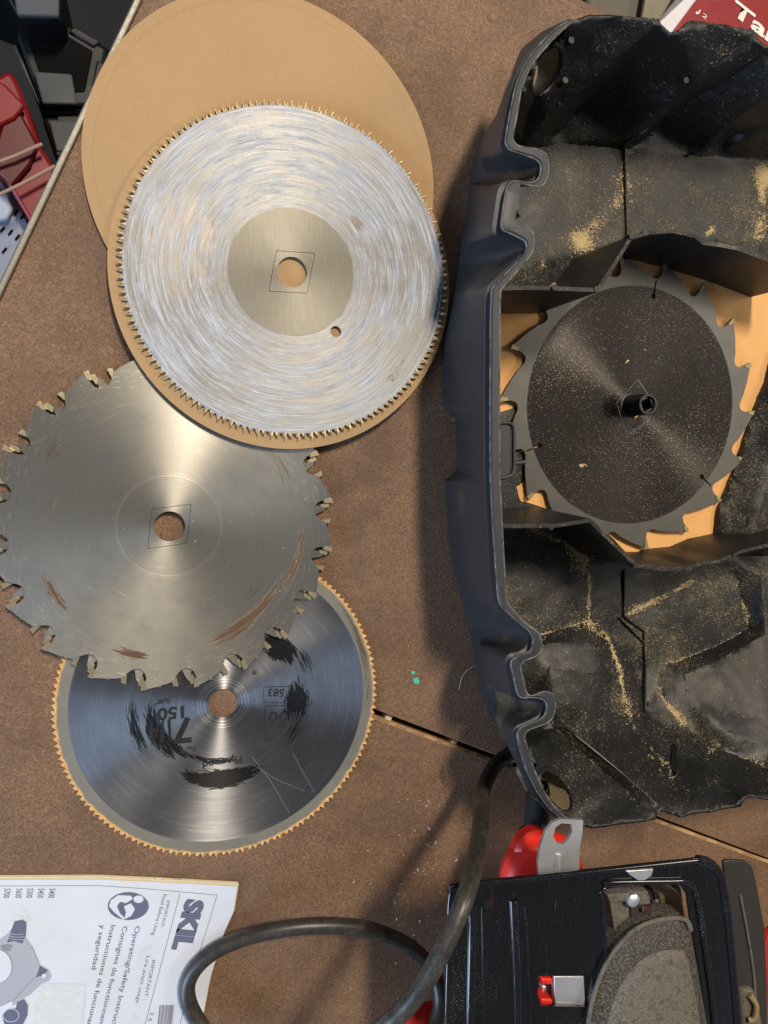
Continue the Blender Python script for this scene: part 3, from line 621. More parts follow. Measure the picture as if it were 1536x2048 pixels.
for (c_, a_, b_, r_) in OV:
    k0 = len(DV)
    for k in range(36):
        t = k / 36 * 2 * math.pi; u, w = a_ * math.cos(t), b_ * math.sin(t); x, y = c_[0] + u * math.cos(r_) - w * math.sin(r_), c_[1] + u * math.sin(r_) + w * math.cos(r_)
        DV.append((x, y)); DH.append(hgt(x, y) or 60); DE.append((k0 + k, k0 + (k + 1) % 36))
st = 10
for yy in range(20, 1680, st):
    for xx in range(880, 1760, st if True else 20):
        if xx > 1560 and (xx // st) % 3: continue
        x = xx + random.uniform(-2.5, 2.5); y = yy + random.uniform(-2.5, 2.5)
        if inside(x, y):
            h = hgt(x, y)
            if h is not None: DV.append((x, y)); DH.append(h)
vv2, e2, f2, ov2, *_ = delaunay_2d_cdt([Vector(p) for p in DV], DE, [], 0, 1e-3)
def in_oval(p, c, a, b, rot):
    dx, dy = p[0] - c[0], p[1] - c[1]; u = dx * math.cos(rot) + dy * math.sin(rot); w = -dx * math.sin(rot) + dy * math.cos(rot); return (u / a) ** 2 + (w / b) ** 2 < 1
OV = [((1092, 140), 50, 22, rad(-66)), ((1112, 1582), 46, 20, rad(56))]
nb = [[] for _ in vv2]
for a, b in e2: nb[a].append(b); nb[b].append(a)
hh = np.array([DH[ov2[i][0]] if ov2[i] else (hgt(*vv2[i]) or 8) for i in range(len(vv2))])
onb = np.zeros(len(vv2), bool)
for i in range(len(vv2)):
    if ov2[i] and ov2[i][0] < NB: onb[i] = True
sm = hh.copy()
for it in range(1):
    new = sm.copy()
    for i in range(len(sm)):
        if not onb[i] and nb[i]: new[i] = .5 * sm[i] + .5 * np.mean(sm[nb[i]])
    sm = new
pts = []
for i, v in enumerate(vv2):
    h = sm[i]
    if not onb[i]: h += .9 * mnoise.noise(Vector((v.x / 60, v.y / 60, 3))) + .35 * mnoise.noise(Vector((v.x / 18, v.y / 18, 9)))
    pts.append(P(v.x, v.y, h))
keep = []
for f in f2:
    c = sum((vv2[k] for k in f), Vector((0, 0))) / len(f)
    if inside(c.x, c.y) and not any(in_oval(c, *q) for q in OV): keep.append(list(f))
shell = mesh('inner_tray', pts, keep, MPI, case, smooth=32)
sd = shell.modifiers.new('solid', 'SOLIDIFY'); sd.thickness = .0018; sd.offset = 0
def surf(x, y): return P(x, y, hgt(x, y) or 8)
def wall(name, top, th, mat, base=6, n=4, rag=0.0, drop=None):
    """upright rib following a top edge given as (px, py, height)"""
    q = []
    for (a, b, c), (d, e, f) in zip(top, top[1:]):
        L = max(1, int(math.dist((a, b), (d, e)) / 9))
        for k in range(L): t = k / L; x, y = a + (d - a) * t, b + (e - b) * t; q.append(P(x, y, c + (f - c) * t if drop is None else (hgt(x, y) or c) + 3.2))
    q.append(P(*top[-1]) if drop is None else P(top[-1][0], top[-1][1], (hgt(*top[-1][:2]) or 8) + 3.2)); vs = []; fs = []
    for i, p in enumerate(q):
        t = (q[min(i + 1, len(q) - 1)] - q[max(i - 1, 0)]); t.z = 0; t.normalize(); nn = Vector((-t.y, t.x, 0)) * th / 2
        dz = Vector((0, 0, random.uniform(-rag, rag) if rag else 0)); bz = base / 1000 if drop is None else p.z - drop; fx = max(p.x, .173) if drop is None else p.x
        lean = nn * .9
        vs += [Vector((fx, p.y, bz)) + nn + lean, p + nn + dz, p - nn + dz, Vector((fx, p.y, bz)) - nn - lean]
    for i in range(len(q) - 1):
        for k in range(4): fs.append([i * 4 + k, i * 4 + (k + 1) % 4, (i + 1) * 4 + (k + 1) % 4, (i + 1) * 4 + k])
    fs += [[0, 1, 2, 3], [len(vs) - 4 + k for k in range(4)]]
    o = mesh(name, vs, fs, mat, case, smooth=30); bev(o, .0003, 1); return o
UD = [(990, 577, 84), (1060, 575, 80), (1110, 577, 76), (1195, 580, 72), (1228, 530, 68), (1262, 475, 66), (1300, 465, 64), (1345, 462, 62), (1390, 472, 60), (1405, 486, 54), (1440, 490, 56), (1475, 497, 60), (1536, 520, 58), (1620, 560, 54)]
LD = [(992, 1052, 84), (1060, 1052, 80), (1110, 1051, 76), (1180, 1041, 72), (1225, 1085, 68), (1272, 1130, 66), (1320, 1138, 62), (1383, 1137, 60), (1392, 1128, 56), (1440, 1122, 54), (1480, 1104, 54), (1536, 1090, 52), (1620, 1070, 50)]
wall('upper_divider', UD, .0022, MPI, rag=.0003); wall('lower_divider', LD, .0022, MPI, rag=.0003)
wall('rib', [(1251, 285, 22), (1254, 400, 16), (1256, 470, 14)], .0014, MPI, drop=.007)
wall('rib', [(1372, 165, 66), (1370, 190, 60), (1335, 224, 46), (1290, 262, 30), (1252, 285, 24)], .0012, MPI, drop=.006)
wall('rib', [(1251, 1140, 20), (1250, 1232, 16), (1290, 1262, 14), (1293, 1340, 15), (1292, 1425, 26)], .0014, MPI, drop=.007)
wall('rib', [(1356, 1490, 58), (1356, 1550, 68)], .0012, MPI, drop=.006)
wall('rib', [(1240, 1236, 16), (1290, 1286, 16)], .001, MPI, drop=.005)
for l in ([(1334, 72, 84), (1240, 154, 44), (1153, 226, 16), (1124, 258, 10)], [(1528, 100, 83), (1450, 150, 58), (1371, 202, 37), (1307, 258, 13)], [(1640, 190, 66), (1536, 235, 42), (1455, 277, 16)],
          [(1117, 1440, 45), (1150, 1470, 53), (1234, 1538, 69), (1318, 1612, 86)], [(1335, 1459, 31), (1432, 1543, 63), (1500, 1590, 86)]):
    q = []
    for (a, b, c), (d, e, f) in zip(l, l[1:]):
        for k in range(8): t = k / 8; x, y = a + (d - a) * t, b + (e - b) * t; q.append(P(x, y, (hgt(x, y) or c + (f - c) * t) + .3))
    tube('flute_highlight_bead', catmull(q, 2), lambda t: .0004 + .0007 * math.sin(math.pi * min(1, t * 1.3 + .02)), MFL, case, 8)  # beads added along the flutes so the ridges catch a highlight
# straight lip of the well side and rim ledge
def boss(px, py, h, r=.0016, dz=.006, hd=HR):
    c = P(px, py, h); return lathe('moulding_pin', [(0, 0), (r, 0), (r, -.0004), (r * .9, -dz), (0, -dz)], c, MPR, case, 14)
for q in ((1131, 160, 64), (1143, 80, 80), (1050, 300, 82), (1042, 425, 78), (1110, 574, 78), (1264, 472, 67), (1103, 1054, 76), (1272, 1132, 67), (1374, 1140, 60), (1470, 1110, 55), (1194, 578, 73), (1141, 1547, 60), (1373, 160, 68), (1290, 466, 65)): boss(*q)
# handle slot collars
MSLOT = plain('dusty_slot_plastic', (.17, .13, .075), .8, 0, .5, 500, .4)
for (c, a, b, r) in OV:
    pts = []
    for i in range(40):
        t = 2 * math.pi * i / 40; u, w = (a + 4) * math.cos(t), (b + 4) * math.sin(t); x, y = c[0] + u * math.cos(r) - w * math.sin(r), c[1] + u * math.sin(r) + w * math.cos(r)
        pts.append(P(x, y, (hgt(x, y) or 60) + 1.0))
    tube('handle_slot_collar', pts, .0014, MPI, case, 10, closed=True)
    vs = [p + Vector((0, 0, .001)) for p in pts] + [p + Vector((-.0065, 0, -.014)) for p in pts]
    mesh('handle_slot_wall', vs, [[i, (i + 1) % 40, 40 + (i + 1) % 40, 40 + i] for i in range(40)], MSLOT, case, smooth=60)
# latch tab on the well side of the rim
lt = [(1000, 846), (1018, 846), (1027, 856), (1028, 900), (1027, 940), (1018, 953), (1000, 956)]
slab('latch_tab', [P(x, y, 82) for x, y in lt], .004, MPO, case, .0006)
tube('latch_tab_rim', catmull([P(x, y, 82.6) for x, y in lt], 5), .0009, MPO, case, 8)
tube('latch_pin', [P(1026, 927, 79), P(1050, 924, 79)], .0013, MPO, case, 10)

# cardboard and blade in the well
cardp = catmull([P(x, y, 6.0) for x, y in ((985, 590), (985, 960), (1028, 965), (1040, 1000), (1058, 1006), (1130, 1030), (1208, 1062), (1256, 1109), (1268, 1110), (1350, 1103), (1428, 1087), (1520, 1040), (1600, 960), (1640, 760), (1620, 600), (1560, 540), (1400, 500), (1250, 490), (1150, 520))], 3, closed=True)
cs = slab('cardboard_sheet', cardp, .0009, plain('orange_tan_cardboard', (.66, .36, .13), .8, 0, .12, 120), None); tag(cs, 'torn orange-tan cardboard sheet lying under the dark blade inside the case', 'cardboard')
b4 = disc('sawblade', P(1265, 813, 9.0), (0, 0, 0), 'dark coated saw blade with golden dust specks held on the post inside the black case', 'saw blade')
sl = []
for a in (80.5, -40.5, 200.5):
    c_, s_ = math.cos(rad(a)), math.sin(rad(a)); f = lambda r, w: (r * c_ - w * s_, r * s_ + w * c_)
    sl.append([f(.0803, -.0005), f(.0803, .0005)] + [f(.0705 + .0017 * math.cos(rad(t)), .0017 * math.sin(rad(t))) for t in range(20, 341, 32)])
o = flat('plate', [framing(18, .0930, 78, -1, PROF_COMBO), rhomb(.0098, .0098, 0, rad(45))] + sl, 0, .0016, M4, b4); bur(o)
carbide(b4, 18, .0930, 78, -1, .0008, plain('carbide_dusty', (.22, .20, .10), .5, .5, .4, 700))
flat('diamond_knockout', [rhomb(.0096, .0096, 0, rad(45)), ring(.0079, 48)], 0, .00165, M4, b4)
bc = P(1262, 811, 10.6); bt = P(1295, 814, 23)
ax = (bt - bc); ax_n = ax.normalized()
lathe('blade_post', [(.0078, -.003), (.0078, .0002), (.0068, .0006), (.0065, .0178), (.0061, .0182), (.0051, .0182), (.0047, .0176), (.0047, .004), (0, .004)], bc, MPI, case, 40, Vector((0, 0, 1)))
for k in range(4):
    a = rad(90 * k + 25); t = bc + Vector((.0030 * math.cos(a), .0030 * math.sin(a), .0165)); d = Vector((math.cos(a), math.sin(a), 0)); e = Vector((-d.y, d.x, 0))
    slab('post_notch', [t + d * .0016 - e * .0032, t + d * .0016 + e * .0032, t + d * .0004 + e * .0020, t + d * .0004 - e * .0020], .009, MPI, case)
h4 = 10.72
blade4 = b4; b4 = next(c for c in bpy.data.objects if c.parent == b4 and c.name.startswith('plate'))
stroke('knockout_line', [(1276, 759), (1232, 807), (1236, 815), (1254, 868), (1262, 866), (1300, 838)], .0002, h4, b4, MPRINTM); stroke('knockout_line', [(1276, 759), (1296, 790)], .0002, h4, b4, MPRINTL)
for pts in ([(1232, 883), (1250, 887), (1268, 884)], [(1302, 862), (1320, 874)], [(1325, 820), (1338, 828)]):
    stroke('direction_arrow', pts, .0006, h4, b4, MINK); x, y = pts[-1]; x0, y0 = pts[-2]; d = Vector((x - x0, y - y0)).normalized(); nn = Vector((-d.y, d.x))
    patch('arrow_head', [(x + d.x * 6, y + d.y * 6), (x + nn.x * 4, y + nn.y * 4), (x - nn.x * 4, y - nn.y * 4)], h4, b4, MINK)
# bits of sawdust chip on blade
def grainmesh(name, items, mat, lab, cat=None, parent=None, flatk=.5):
    vs = []; fs = []
    for p, s in items:
        q = Matrix.Rotation(random.uniform(0, 6.28), 3, 'Z'); l = s * random.uniform(.7, 2.0); w = s * random.uniform(.4, .9); b = len(vs)
        t = random.uniform(-.3, .3)
        for v in ((-l, -w * .6, 0), (l, -w, 0), (l * .6, w, 0), (-l * .7, w * .5, s * .2), (0, 0, s * flatk + .00003)): vs.append(Vector(p) + q @ Vector((v[0], v[1], v[2] + t * s * .2 + .00004)))
        fs += [[b, b + 1, b + 4], [b + 1, b + 2, b + 4], [b + 2, b + 3, b + 4], [b + 3, b, b + 4]]
    o = mesh(name, vs, fs, mat, parent); tag(o, lab, cat, kind='stuff'); return o

# ------------------------------------------------------------ sawdust in the case
it = []
def along(line, w, n, s0=.00012, s1=.00045):
    L = [math.dist(a[:2], b[:2]) for a, b in zip(line, line[1:])]; tot = sum(L)
    for _ in range(n):
        d = random.random() * tot; k = 0
        while d > L[k] and k < len(L) - 1: d -= L[k]; k += 1
        t = min(1, d / L[k]); a, b = line[k], line[k + 1]
        ww = w * (.5 + .9 * abs(mnoise.noise(Vector((a[0] + t * (b[0] - a[0]), a[1] + t * (b[1] - a[1]), 0)) / 25)) * 2)
        x = a[0] + (b[0] - a[0]) * t + random.gauss(0, ww); y = a[1] + (b[1] - a[1]) * t + random.gauss(0, ww)
        if inside(x, y):
            it.append((surf(x, y) + Vector((0, 0, random.uniform(.0003, .0012) )), random.uniform(s0, s1)))
s1l = [(1177, 1150), (1176, 1243), (1208, 1268), (1236, 1336), (1246, 1402), (1268, 1468), (1310, 1512), (1353, 1556)]
s3l = [(1474, 1164), (1498, 1257), (1440, 1290), (1357, 1323), (1318, 1336), (1313, 1367), (1335, 1411), (1388, 1468), (1460, 1510), (1536, 1540)]
along(s1l[1:5], 4, 2600); along(s1l[4:], 7, 1400); along(s1l[:2], 2.5, 700); along([(1176, 1243), (1130, 1258), (1078, 1272)], 3.5, 900)
along(s3l[:2], 3, 700); along(s3l[1:5], 3, 1000); along(s3l[4:8], 4.5, 1800); along(s3l[7:], 8, 1500)
along([(1252, 1228), (1300, 1205), (1350, 1180), (1385, 1160)], 4, 1100); along([(1060, 1055), (1130, 1090), (1165, 1110)], 6, 700)
along([(1170, 1125), (1150, 1118)], 11, 1600)
along([(1150, 478), (1172, 492)], 12, 2600); along([(1215, 440), (1245, 390), (1250, 300)], 8, 1000); along([(1165, 470), (1235, 410)], 10, 700)
along([(1525, 345), (1536, 360)], 14, 3000); along([(1520, 370), (1525, 420), (1512, 475)], 7, 3200)
along([(1410, 470), (1425, 458)], 5, 350); along([(1490, 600), (1530, 612)], 14, 1500); along([(1380, 575), (1440, 590)], 12, 500); along([(1085, 525), (1083, 533)], 3, 60)
along([(1425, 160 * 0 + 1010), (1300, 1095)], 3, 60)
along(s1l[2:6], 16, 1500, .00008, .00022); along(s3l[4:9], 18, 1900, .00008, .00022); along([(1040, 480), (1160, 500)], 14, 500, .00006, .0002); along([(1190, 1590), (1300, 1560)], 22, 700, .00006, .0002)
for _ in range(7000):   # loose grains everywhere in the tray
    x, y = random.uniform(1030, 1560), random.choice((random.uniform(240, 500), random.uniform(1130, 1640), random.uniform(930, 1100) if random.random() < .3 else random.uniform(1150, 1500)))
    if mnoise.noise(Vector((x, y, 5)) / 70) < random.uniform(-.5, .4): continue
    if inside(x, y): it.append((surf(x, y) + Vector((0, 0, .0007)), abs(random.gauss(.00008, .00007)) + .00005))
for _ in range(500):
    x, y = random.uniform(1440, 1540), random.uniform(780, 1090)
    if x > 1536 - (y - 757) * .3 : it.append((surf(x, y) + Vector((0, 0, .0007)), random.uniform(.00005, .00018)))
grainmesh('sawdust', it, MDUST, 'pale yellow sawdust gathered in the creases and corners of the black case', 'sawdust')
it = []
for _ in range(420):
    a = random.uniform(0, 6.28); r = .0745 * math.sqrt(random.random())
    if r > .012: it.append((blade4.location + Vector((r * math.cos(a), r * math.sin(a), .0017)), random.uniform(.00005, .00022)))
for x, y in ((1165, 930), (1168, 929), (1172, 931), (1162, 932), (1290, 700), (1254, 723)): it.append((P(x, y, 10.8), random.uniform(.0006, .0011)))
grainmesh('blade_dust', it, MDUST, 'golden sawdust specks lying on the dark blade in the case', 'sawdust')
# pale crumbs on the bench
it = []
for _ in range(260):
    x, y = random.gauss(850, 60), random.gauss(1800, 110)
    it.append((P(x, y, .1), abs(random.gauss(.0001, .00018)) + .00008))
for _ in range(120): it.append((P(random.uniform(650, 1060), random.uniform(1250, 2040), .1), random.uniform(.0001, .0003)))
for _ in range(70): it.append((P(random.uniform(560, 900), random.uniform(950, 1400), .1), random.uniform(.00008, .00022)))
for x, y in ((793, 1838), (840, 1842), (792, 1926), (913, 1720), (871, 1686), (858, 1657)): it.append((P(x, y, .2), .0008))
for _ in range(40):
    a = random.uniform(0, 6.28); r = random.uniform(.012, .088); v = P(339, 1052, 5.6); it.append((v + Vector((r * math.cos(a), r * math.sin(a), -.0001 - .0096 * r * math.sin(a) + .0001)), random.uniform(.00008, .0003)))
grainmesh('bench_crumbs', it, MWDUST, 'tiny pale crumbs scattered over the brown bench near the saw', 'crumbs')
GR = plain('green_paper', (.06, .50, .33), .6)
slab('paper_scrap', [P(x, y, .7) for x, y in ((826, 1358), (835, 1354), (839, 1362), (837, 1368), (829, 1367))], .0004, GR)
tag(bpy.data.objects['paper_scrap'], 'larger green scrap on the bench between blades and case', 'scrap')
o = slab('paper_scrap', [P(x, y, .5) for x, y in ((824, 1342), (831, 1343), (829, 1349), (823, 1348))], .0003, GR); tag(o, 'smaller square green fleck just above the larger green scrap', 'scrap')
hair = tube('plastic_hair', catmull([P(918, 1380, .4), P(925, 1352, 3), P(945, 1334, 4), P(975, 1328, 3)], 6), .00012, MWHITE, None, 6); tag(hair, 'thin pale curled hair on the bench at the case edge', 'hair')

# ------------------------------------------------------------ cable
cp = [(1075, 1478, 6), (1030, 1500, 7), (990, 1532, 12), (966, 1580, 34), (962, 1640, 62), (953, 1710, 92), (932, 1790, 120), (897, 1875, 127), (858, 1950, 128), (815, 2010, 126), (755, 2065, 118), (660, 2130, 85), (550, 2150, 45), (450, 2105, 16), (398, 2045, 9), (375, 1990, 8), (385, 1945, 9), (425, 1905, 11), (490, 1875, 14), (570, 1857, 18), (650, 1851, 20), (730, 1857, 20), (800, 1882, 19), (850, 1920, 18), (874, 1960, 22), (880, 2010, 26), (862, 2060, 30), (830, 2090, 34)]
cable = tube('power_cable', catmull([P(*p) for p in cp], 12), .0046, MCABLE, None, 20); tag(cable, 'thick worn black rubber power cable looping across the bench and over the saw', 'cable')

# ------------------------------------------------------------ upturned circular saw
saw = empty('circular_saw', P(1200, 1950, 0), 'upturned circular saw with black enamel shoe, dusty blade guard and red body', 'power saw')
HS = 110
ol = [(896, 2230), (893, 2048), (897, 1900), (900, 1800), (903, 1778), (912, 1769), (1000, 1760), (1083, 1752), (1230, 1736), (1395, 1718), (1418, 1722), (1434, 1738), (1444, 1765), (1456, 1850), (1474, 2048), (1490, 2230)]
win = [(1204, 1800), (1201, 1786), (1210, 1776), (1232, 1772), (1340, 1768), (1362, 1772), (1374, 1790), (1382, 1850), (1400, 1950), (1414, 2048), (1425, 2230), (1216, 2230), (1214, 2048), (1212, 1924)]
slot = [(1075, 1952), (1178, 1951), (1187, 1957), (1188, 2008), (1180, 2014), (1082, 2012), (1076, 2004)]
hole = [(981 + 8 * math.cos(t / 14 * 6.283), 1808 + 12 * math.sin(t / 14 * 6.283)) for t in range(14)]
so = flat('shoe_plate', [[tuple(P(*p, HS))[:2] for p in l] for l in (ol, win[::-1], slot[::-1], hole)], HS / 1000 - .0014, .0014, MPAINT); 
so.parent = saw; so.location = -saw.location; bur(so)
# rolled flanges and beads
tube('rolled_edge', catmull([P(x, y, HS - .6) for x, y in [(1490, 2230), (1474, 2048), (1456, 1850), (1444, 1768), (1436, 1745), (1418, 1726), (1395, 1720)]], 6), .0028, MPAINT, saw, 14)
tube('rolled_edge', catmull([P(x, y, HS - .8) for x, y in [(1395, 1720), (1230, 1738), (1083, 1754), (915, 1772), (905, 1780), (899, 1810), (897, 1900), (894, 2048), (896, 2230)]], 6), .0016, MPAINT, saw, 12)
tube('stiffening_bead', catmull([P(x, y, HS + .2) for x, y in [(1432, 2230), (1428, 2048), (1410, 1900), (1396, 1810), (1384, 1772), (1366, 1762), (1340, 1762), (1232, 1764), (1205, 1768)]], 6), .0018, MPAINT, saw, 12)
tube('window_lip', catmull([P(x, y, HS + .1) for x, y in win[-3:] + win[:4]], 4), .0009, MPAINT, saw, 8)
for a in ([(944, 1806), (943, 1900), (940, 2048), (938, 2230)], [(1026, 1798), (1030, 1880), (1034, 1990), (1038, 2230)], [(964, 1812), (966, 1930), (968, 2048), (969, 2230)], [(1050, 1812), (1056, 1920), (1060, 2048), (1062, 2230)]):
    wd = .0026 if a[0][0] in (944, 1026) else .0007
    o = tube('pressed_rib', catmull([P(x, y, HS - (.8 if wd > .001 else .1)) for x, y in a], 6), wd, MPAINT, saw, 12)
slab('worn_bare_patch', [P(x, y, HS + 1.5) for x, y in ((1252, 1742), (1308, 1738), (1304, 1752), (1290, 1762), (1278, 1763), (1262, 1752))], .0017, MCHROME, saw, .0006)
# shoe interior seen through window
def box3(name, px, h0, h1, mat, parent, bw=.0006): return slab(name, [P(x, y, h1) for x, y in px], (h1 - h0) / 1000, mat, parent, bw)
slab('motor_housing', [P(x, y, 0) + Vector((0, 0, .06)) for x, y in ((1110, 1800), (1200, 1800), (1240, 2230), (1110, 2230))], .06, MRED, saw, .006)
box3('blade_box', [(1212, 1790), (1362, 1775), (1425, 2230), (1215, 2230)], 58, 84, MDK, saw)
box3('depth_bracket', [(1219, 1798), (1258, 1793), (1262, 1872), (1234, 1892)], 90, 103, MGUARD, saw)
box3('bracket_flange', [(1214, 1790), (1296, 1783), (1302, 1800), (1220, 1806)], 92, 106, MGUARD, saw)
box3('depth_bracket', [(1322, 1786), (1366, 1790), (1378, 1850), (1335, 1846)], 60, 92, plain('brown_dust', (.30, .22, .13), .9, 0, .5, 300, .5), saw, .003)
box3('painted_gap_shade', [(1262, 1800), (1276, 1798), (1280, 1850), (1264, 1870)], 98, 104.5, MDK, saw)  # solid dark block standing in for the shade of an open gap
tube('pivot_pin', [P(1290, 1808, 103), P(1290, 1856, 104)], .0028, plain('dark_red_steel', (.10, .05, .045), .4, .6), saw, 14)
lathe('pivot_screw', [(0, .0012), (.0022, .001), (.0036, 0), (.0036, -.004)], P(1268, 1802, 108), MCHROME, saw, 20)
box3('spring_plate', [(1276, 1800), (1300, 1797), (1304, 1850), (1290, 1862)], 90, 103, MGUARD, saw)
tube('return_spring', [P(1312 + 4 * math.sin(k * .9), 1800 + k * .55, 92 + 3 * math.cos(k * .9)) for k in range(90)], .0005, MCHROME, saw, 6)
# lower blade guard: domed, thick D-shaped casting
gl = [(1168, 2230), (1176, 2048), (1184, 2005), (1198, 1960), (1214, 1925), (1236, 1893), (1262, 1865), (1290, 1848), (1325, 1838), (1352, 1836), (1374, 1841), (1382, 1860), (1394, 1914), (1408, 1990), (1418, 2048), (1428, 2230)]
gpt = [P(x, y, 112) for x, y in gl]; gc = P(1330, 2130, 112); rws = []
for fr, dz in ((1.0, -.014), (1, -.004), (.985, -.0012), (.955, .0002), (.80, .0014), (.79, .0022), (.765, .0034), (.74, .0040), (.5, .0052), (.25, .0056), (.0, .0058)):
    rws.append([Vector((gc.x + (p.x - gc.x) * fr, gc.y + (p.y - gc.y) * fr, p.z + dz)) for p in gpt])
k_ = len(gpt)
def gpart(name, a, b, m): 
    vs = [v for r in rws[a:b] for v in r]
    return mesh(name, vs, [[i * k_ + j, i * k_ + j + 1, (i + 1) * k_ + j + 1, (i + 1) * k_ + j] for i in range(b - a - 1) for j in range(k_ - 1)], m, saw, smooth=50)
ng = N('speckled_guard_rim'); a_ = ng.noise(900, 4, .85); ng.set(Base_Color=ng.mix(ng.map(a_, .46, .66), (.014, .013, .012), (.19, .17, .13)), Roughness=.55); ng.bump(a_, .8, .0006)
gpart('guard_rim_band', 0, 5, ng.m); gpart('guard_face', 4, 11, MGUARD)
o = tube('guard_rim', catmull([P(x, y, 113) for x, y in gl[1:12]], 4), .0012, MGUARD, saw, 10)
# sight slot contents
box3('slot_liner', [(1070, 1945), (1195, 1945), (1195, 2020), (1070, 2020)], 86, 92, MDK, saw)
box3('steel_strap', [(1108, 1953), (1168, 1953), (1171, 2011), (1111, 2011)], 104, 108, MCHROME, saw, .0004)
for y in (1957, 1998): box3('red_tab', [(1082, y), (1106, y + 1), (1106, y + 13), (1082, y + 14)], 98, 107, MRED, saw, .001)
box3('slot_clip', [(1084, 1972), (1104, 1972), (1106, 1996), (1086, 1996)], 95, 100, MCHROME, saw, .001)
box3('slot_clip', [(1172, 1960), (1184, 1968), (1184, 1996), (1174, 1996)], 96, 102, MPO, saw, .001)
# fence bracket
def tongue(path, name):
    vs = []; fs = []
    return None
bl = [(1086, 1794), (1078, 1756), (1075, 1722), (1080, 1692), (1090, 1662), (1104, 1645), (1120, 1638), (1166, 1640), (1164, 1668), (1158, 1700), (1158, 1735), (1164, 1792)]
bh = [(1106, 1672), (1110, 1655), (1122, 1646), (1142, 1648), (1144, 1662), (1138, 1676), (1126, 1688), (1114, 1686)]
fb = flat('fence_bracket', [[tuple(P(*p, 98))[:2] for p in l] for l in (bl, bh[::-1])], .0965, .0018, MCHROME); fb.parent = saw; fb.location = -saw.location
m = fb.modifiers.new('b', 'BEVEL'); m.width = .0006; m.segments = 2; m.limit_method = 'ANGLE'
tube('bracket_bead', [P(1116, 1708, 98.0), P(1115, 1730, 98.7), P(1114, 1775, 98.6)], .0016, MCHROME, saw, 10)
# red handle dome and cord boot behind the shoe
hc = P(1092, 1760, 72)
lathe('red_housing', [(.0235, -.012), (.0255, -.006), (.024, -.001), (.020, .003), (.012, .0055), (0, .006)], hc, MRED, saw, 40)
lathe('red_housing', [(.0125, -.008), (.0125, -.002), (.010, .001), (0, .002)], P(1072, 1706, 70), MRED, saw, 30)
tube('cord_boot', [P(1066, 1708, 62), P(1073, 1650, 56), P(1078, 1560, 48)], lambda t: .0086 - .0022 * t, plain('rubber_boot', (.02, .022, .026), .45), saw, 18)
for k in range(4): tube('boot_collar', [P(1067 + k * .8, 1690 - 7 * k, 61), P(1067.4 + k * .8, 1687 - 7 * k, 61)], .0093, plain('rubber', (.02, .022, .026), .45), saw, 18)
box3('red_handle', [(828, 2052), (850, 2042), (892, 2036), (892, 2230), (800, 2230)], 12, 30, MRED, saw, .003)
# upper guard fin to the right of the shoe
fin = [(1447, 1724), (1455, 1720), (1490, 1722), (1504, 1732), (1512, 1760), (1530, 1860), (1534, 1960), (1538, 2230), (1490, 2230), (1470, 1900), (1452, 1770)]
slab('side_fin', [P(x, y, 92) for x, y in fin], .002, plain('dusty_black', (.03, .028, .026), .4, 0, .4, 500), saw, .0005)
tube('fin_rib', catmull([P(1480, 1790, 92.3), P(1495, 1870, 92.3), P(1508, 1960, 92.3), P(1515, 2100, 92.3)], 5), .0009, MGUARD, saw, 8)
box3('fin_lug', [(1484, 1985), (1514, 1982), (1528, 2048), (1525, 2200), (1490, 2200)], 80, 97, MGUARD, saw, .003)
tube('fin_knob', catmull([P(1498, 1990, 98), P(1512, 2010, 99), P(1508, 2036, 99), P(1496, 2040, 98)], 5), .0017, plain('brown_grease', (.25, .18, .09), .7, 0, .4, 500), saw, 10)
slab('red_body_side', [P(x, y, 60) for x, y in ((1534, 1880), (1620, 1830), (1640, 2230), (1536, 2230))], .01, MRED, saw, .003)

# ------------------------------------------------------------ manual
man = empty('instruction_manual', P(200, 1900, 0), 'white stapled tool manual with blue-grey multilingual print lying on the bench corner', 'booklet')
edge = [(-260, 1762), (0, 1752), (195, 1751), (345, 1758), (477, 1765), (469, 1818), (449, 1862), (423, 1948), (403, 2048), (390, 2200), (-260, 2200)]
MCREAM = plain('yellowed_page', (.62, .54, .36), .8)
for k in range(3):
    pts = [P(x + random.uniform(-1, 1) - k * 0, y - (2 - k) * 1.5 + 1.5, .35 + .3 * k) for x, y in edge]
    slab('page', pts, .00022, MCREAM, man)
hm = 1.35
slab('cover', [P(x - (3 if x > 380 else 0), y + 8, hm) for x, y in edge], .00025, MPAPER, man)
w = .00028
stroke('printed_rule', [(-250, 1778), (0, 1772), (195, 1771), (286, 1777), (434, 1790)], w, hm, man, MPRINT); stroke('printed_rule', [(434, 1790), (413, 1860), (391, 1928), (360, 2048), (340, 2150)], w, hm, man, MPRINT); stroke('printed_rule', [(360, 1786), (330, 1900), (290, 2048), (270, 2150)], w, hm, man, MPRINT)
def skew(s, a, b, ht, bold=.0, mat=MPRINT):
    d = Vector((b[0] - a[0], b[1] - a[1])).normalized(); lettering(s, a, b, (a[0] + d.y * ht, a[1] - d.x * ht), hm, man, mat, bold)
skew('SKIL', (375, 1797), (345, 1899), 33, .07)
skew('IMPORTANT:', (334, 1801), (321, 1855), 6.5); skew('Read Before Using', (327, 1788), (303, 1870), 7); skew('IMPORTANT :', (304, 1920), (287, 1999), 7); skew('Lire avant usage', (293, 1912), (271, 2006), 7); skew('2 6', (301, 2024), (296, 2042), 7)
skew('Operating/Safety Instructions', (271, 1852), (215, 2084), 9.5, .008); skew('Consignes de fonctionnement', (246, 1852), (191, 2077), 9.5, .008); skew('Instrucciones de funcionamiento', (222, 1850), (162, 2098), 9.5, .008); skew('y seguridad', (201, 1849), (183, 1939), 9.5, .008)
for x, s in ((99, '5400'), (77, '5450'), (55, '5500'), (33, '5600'), (9, '5700')): skew(s, (x, 1777), (x - 2.5, 1796), 12, .01)
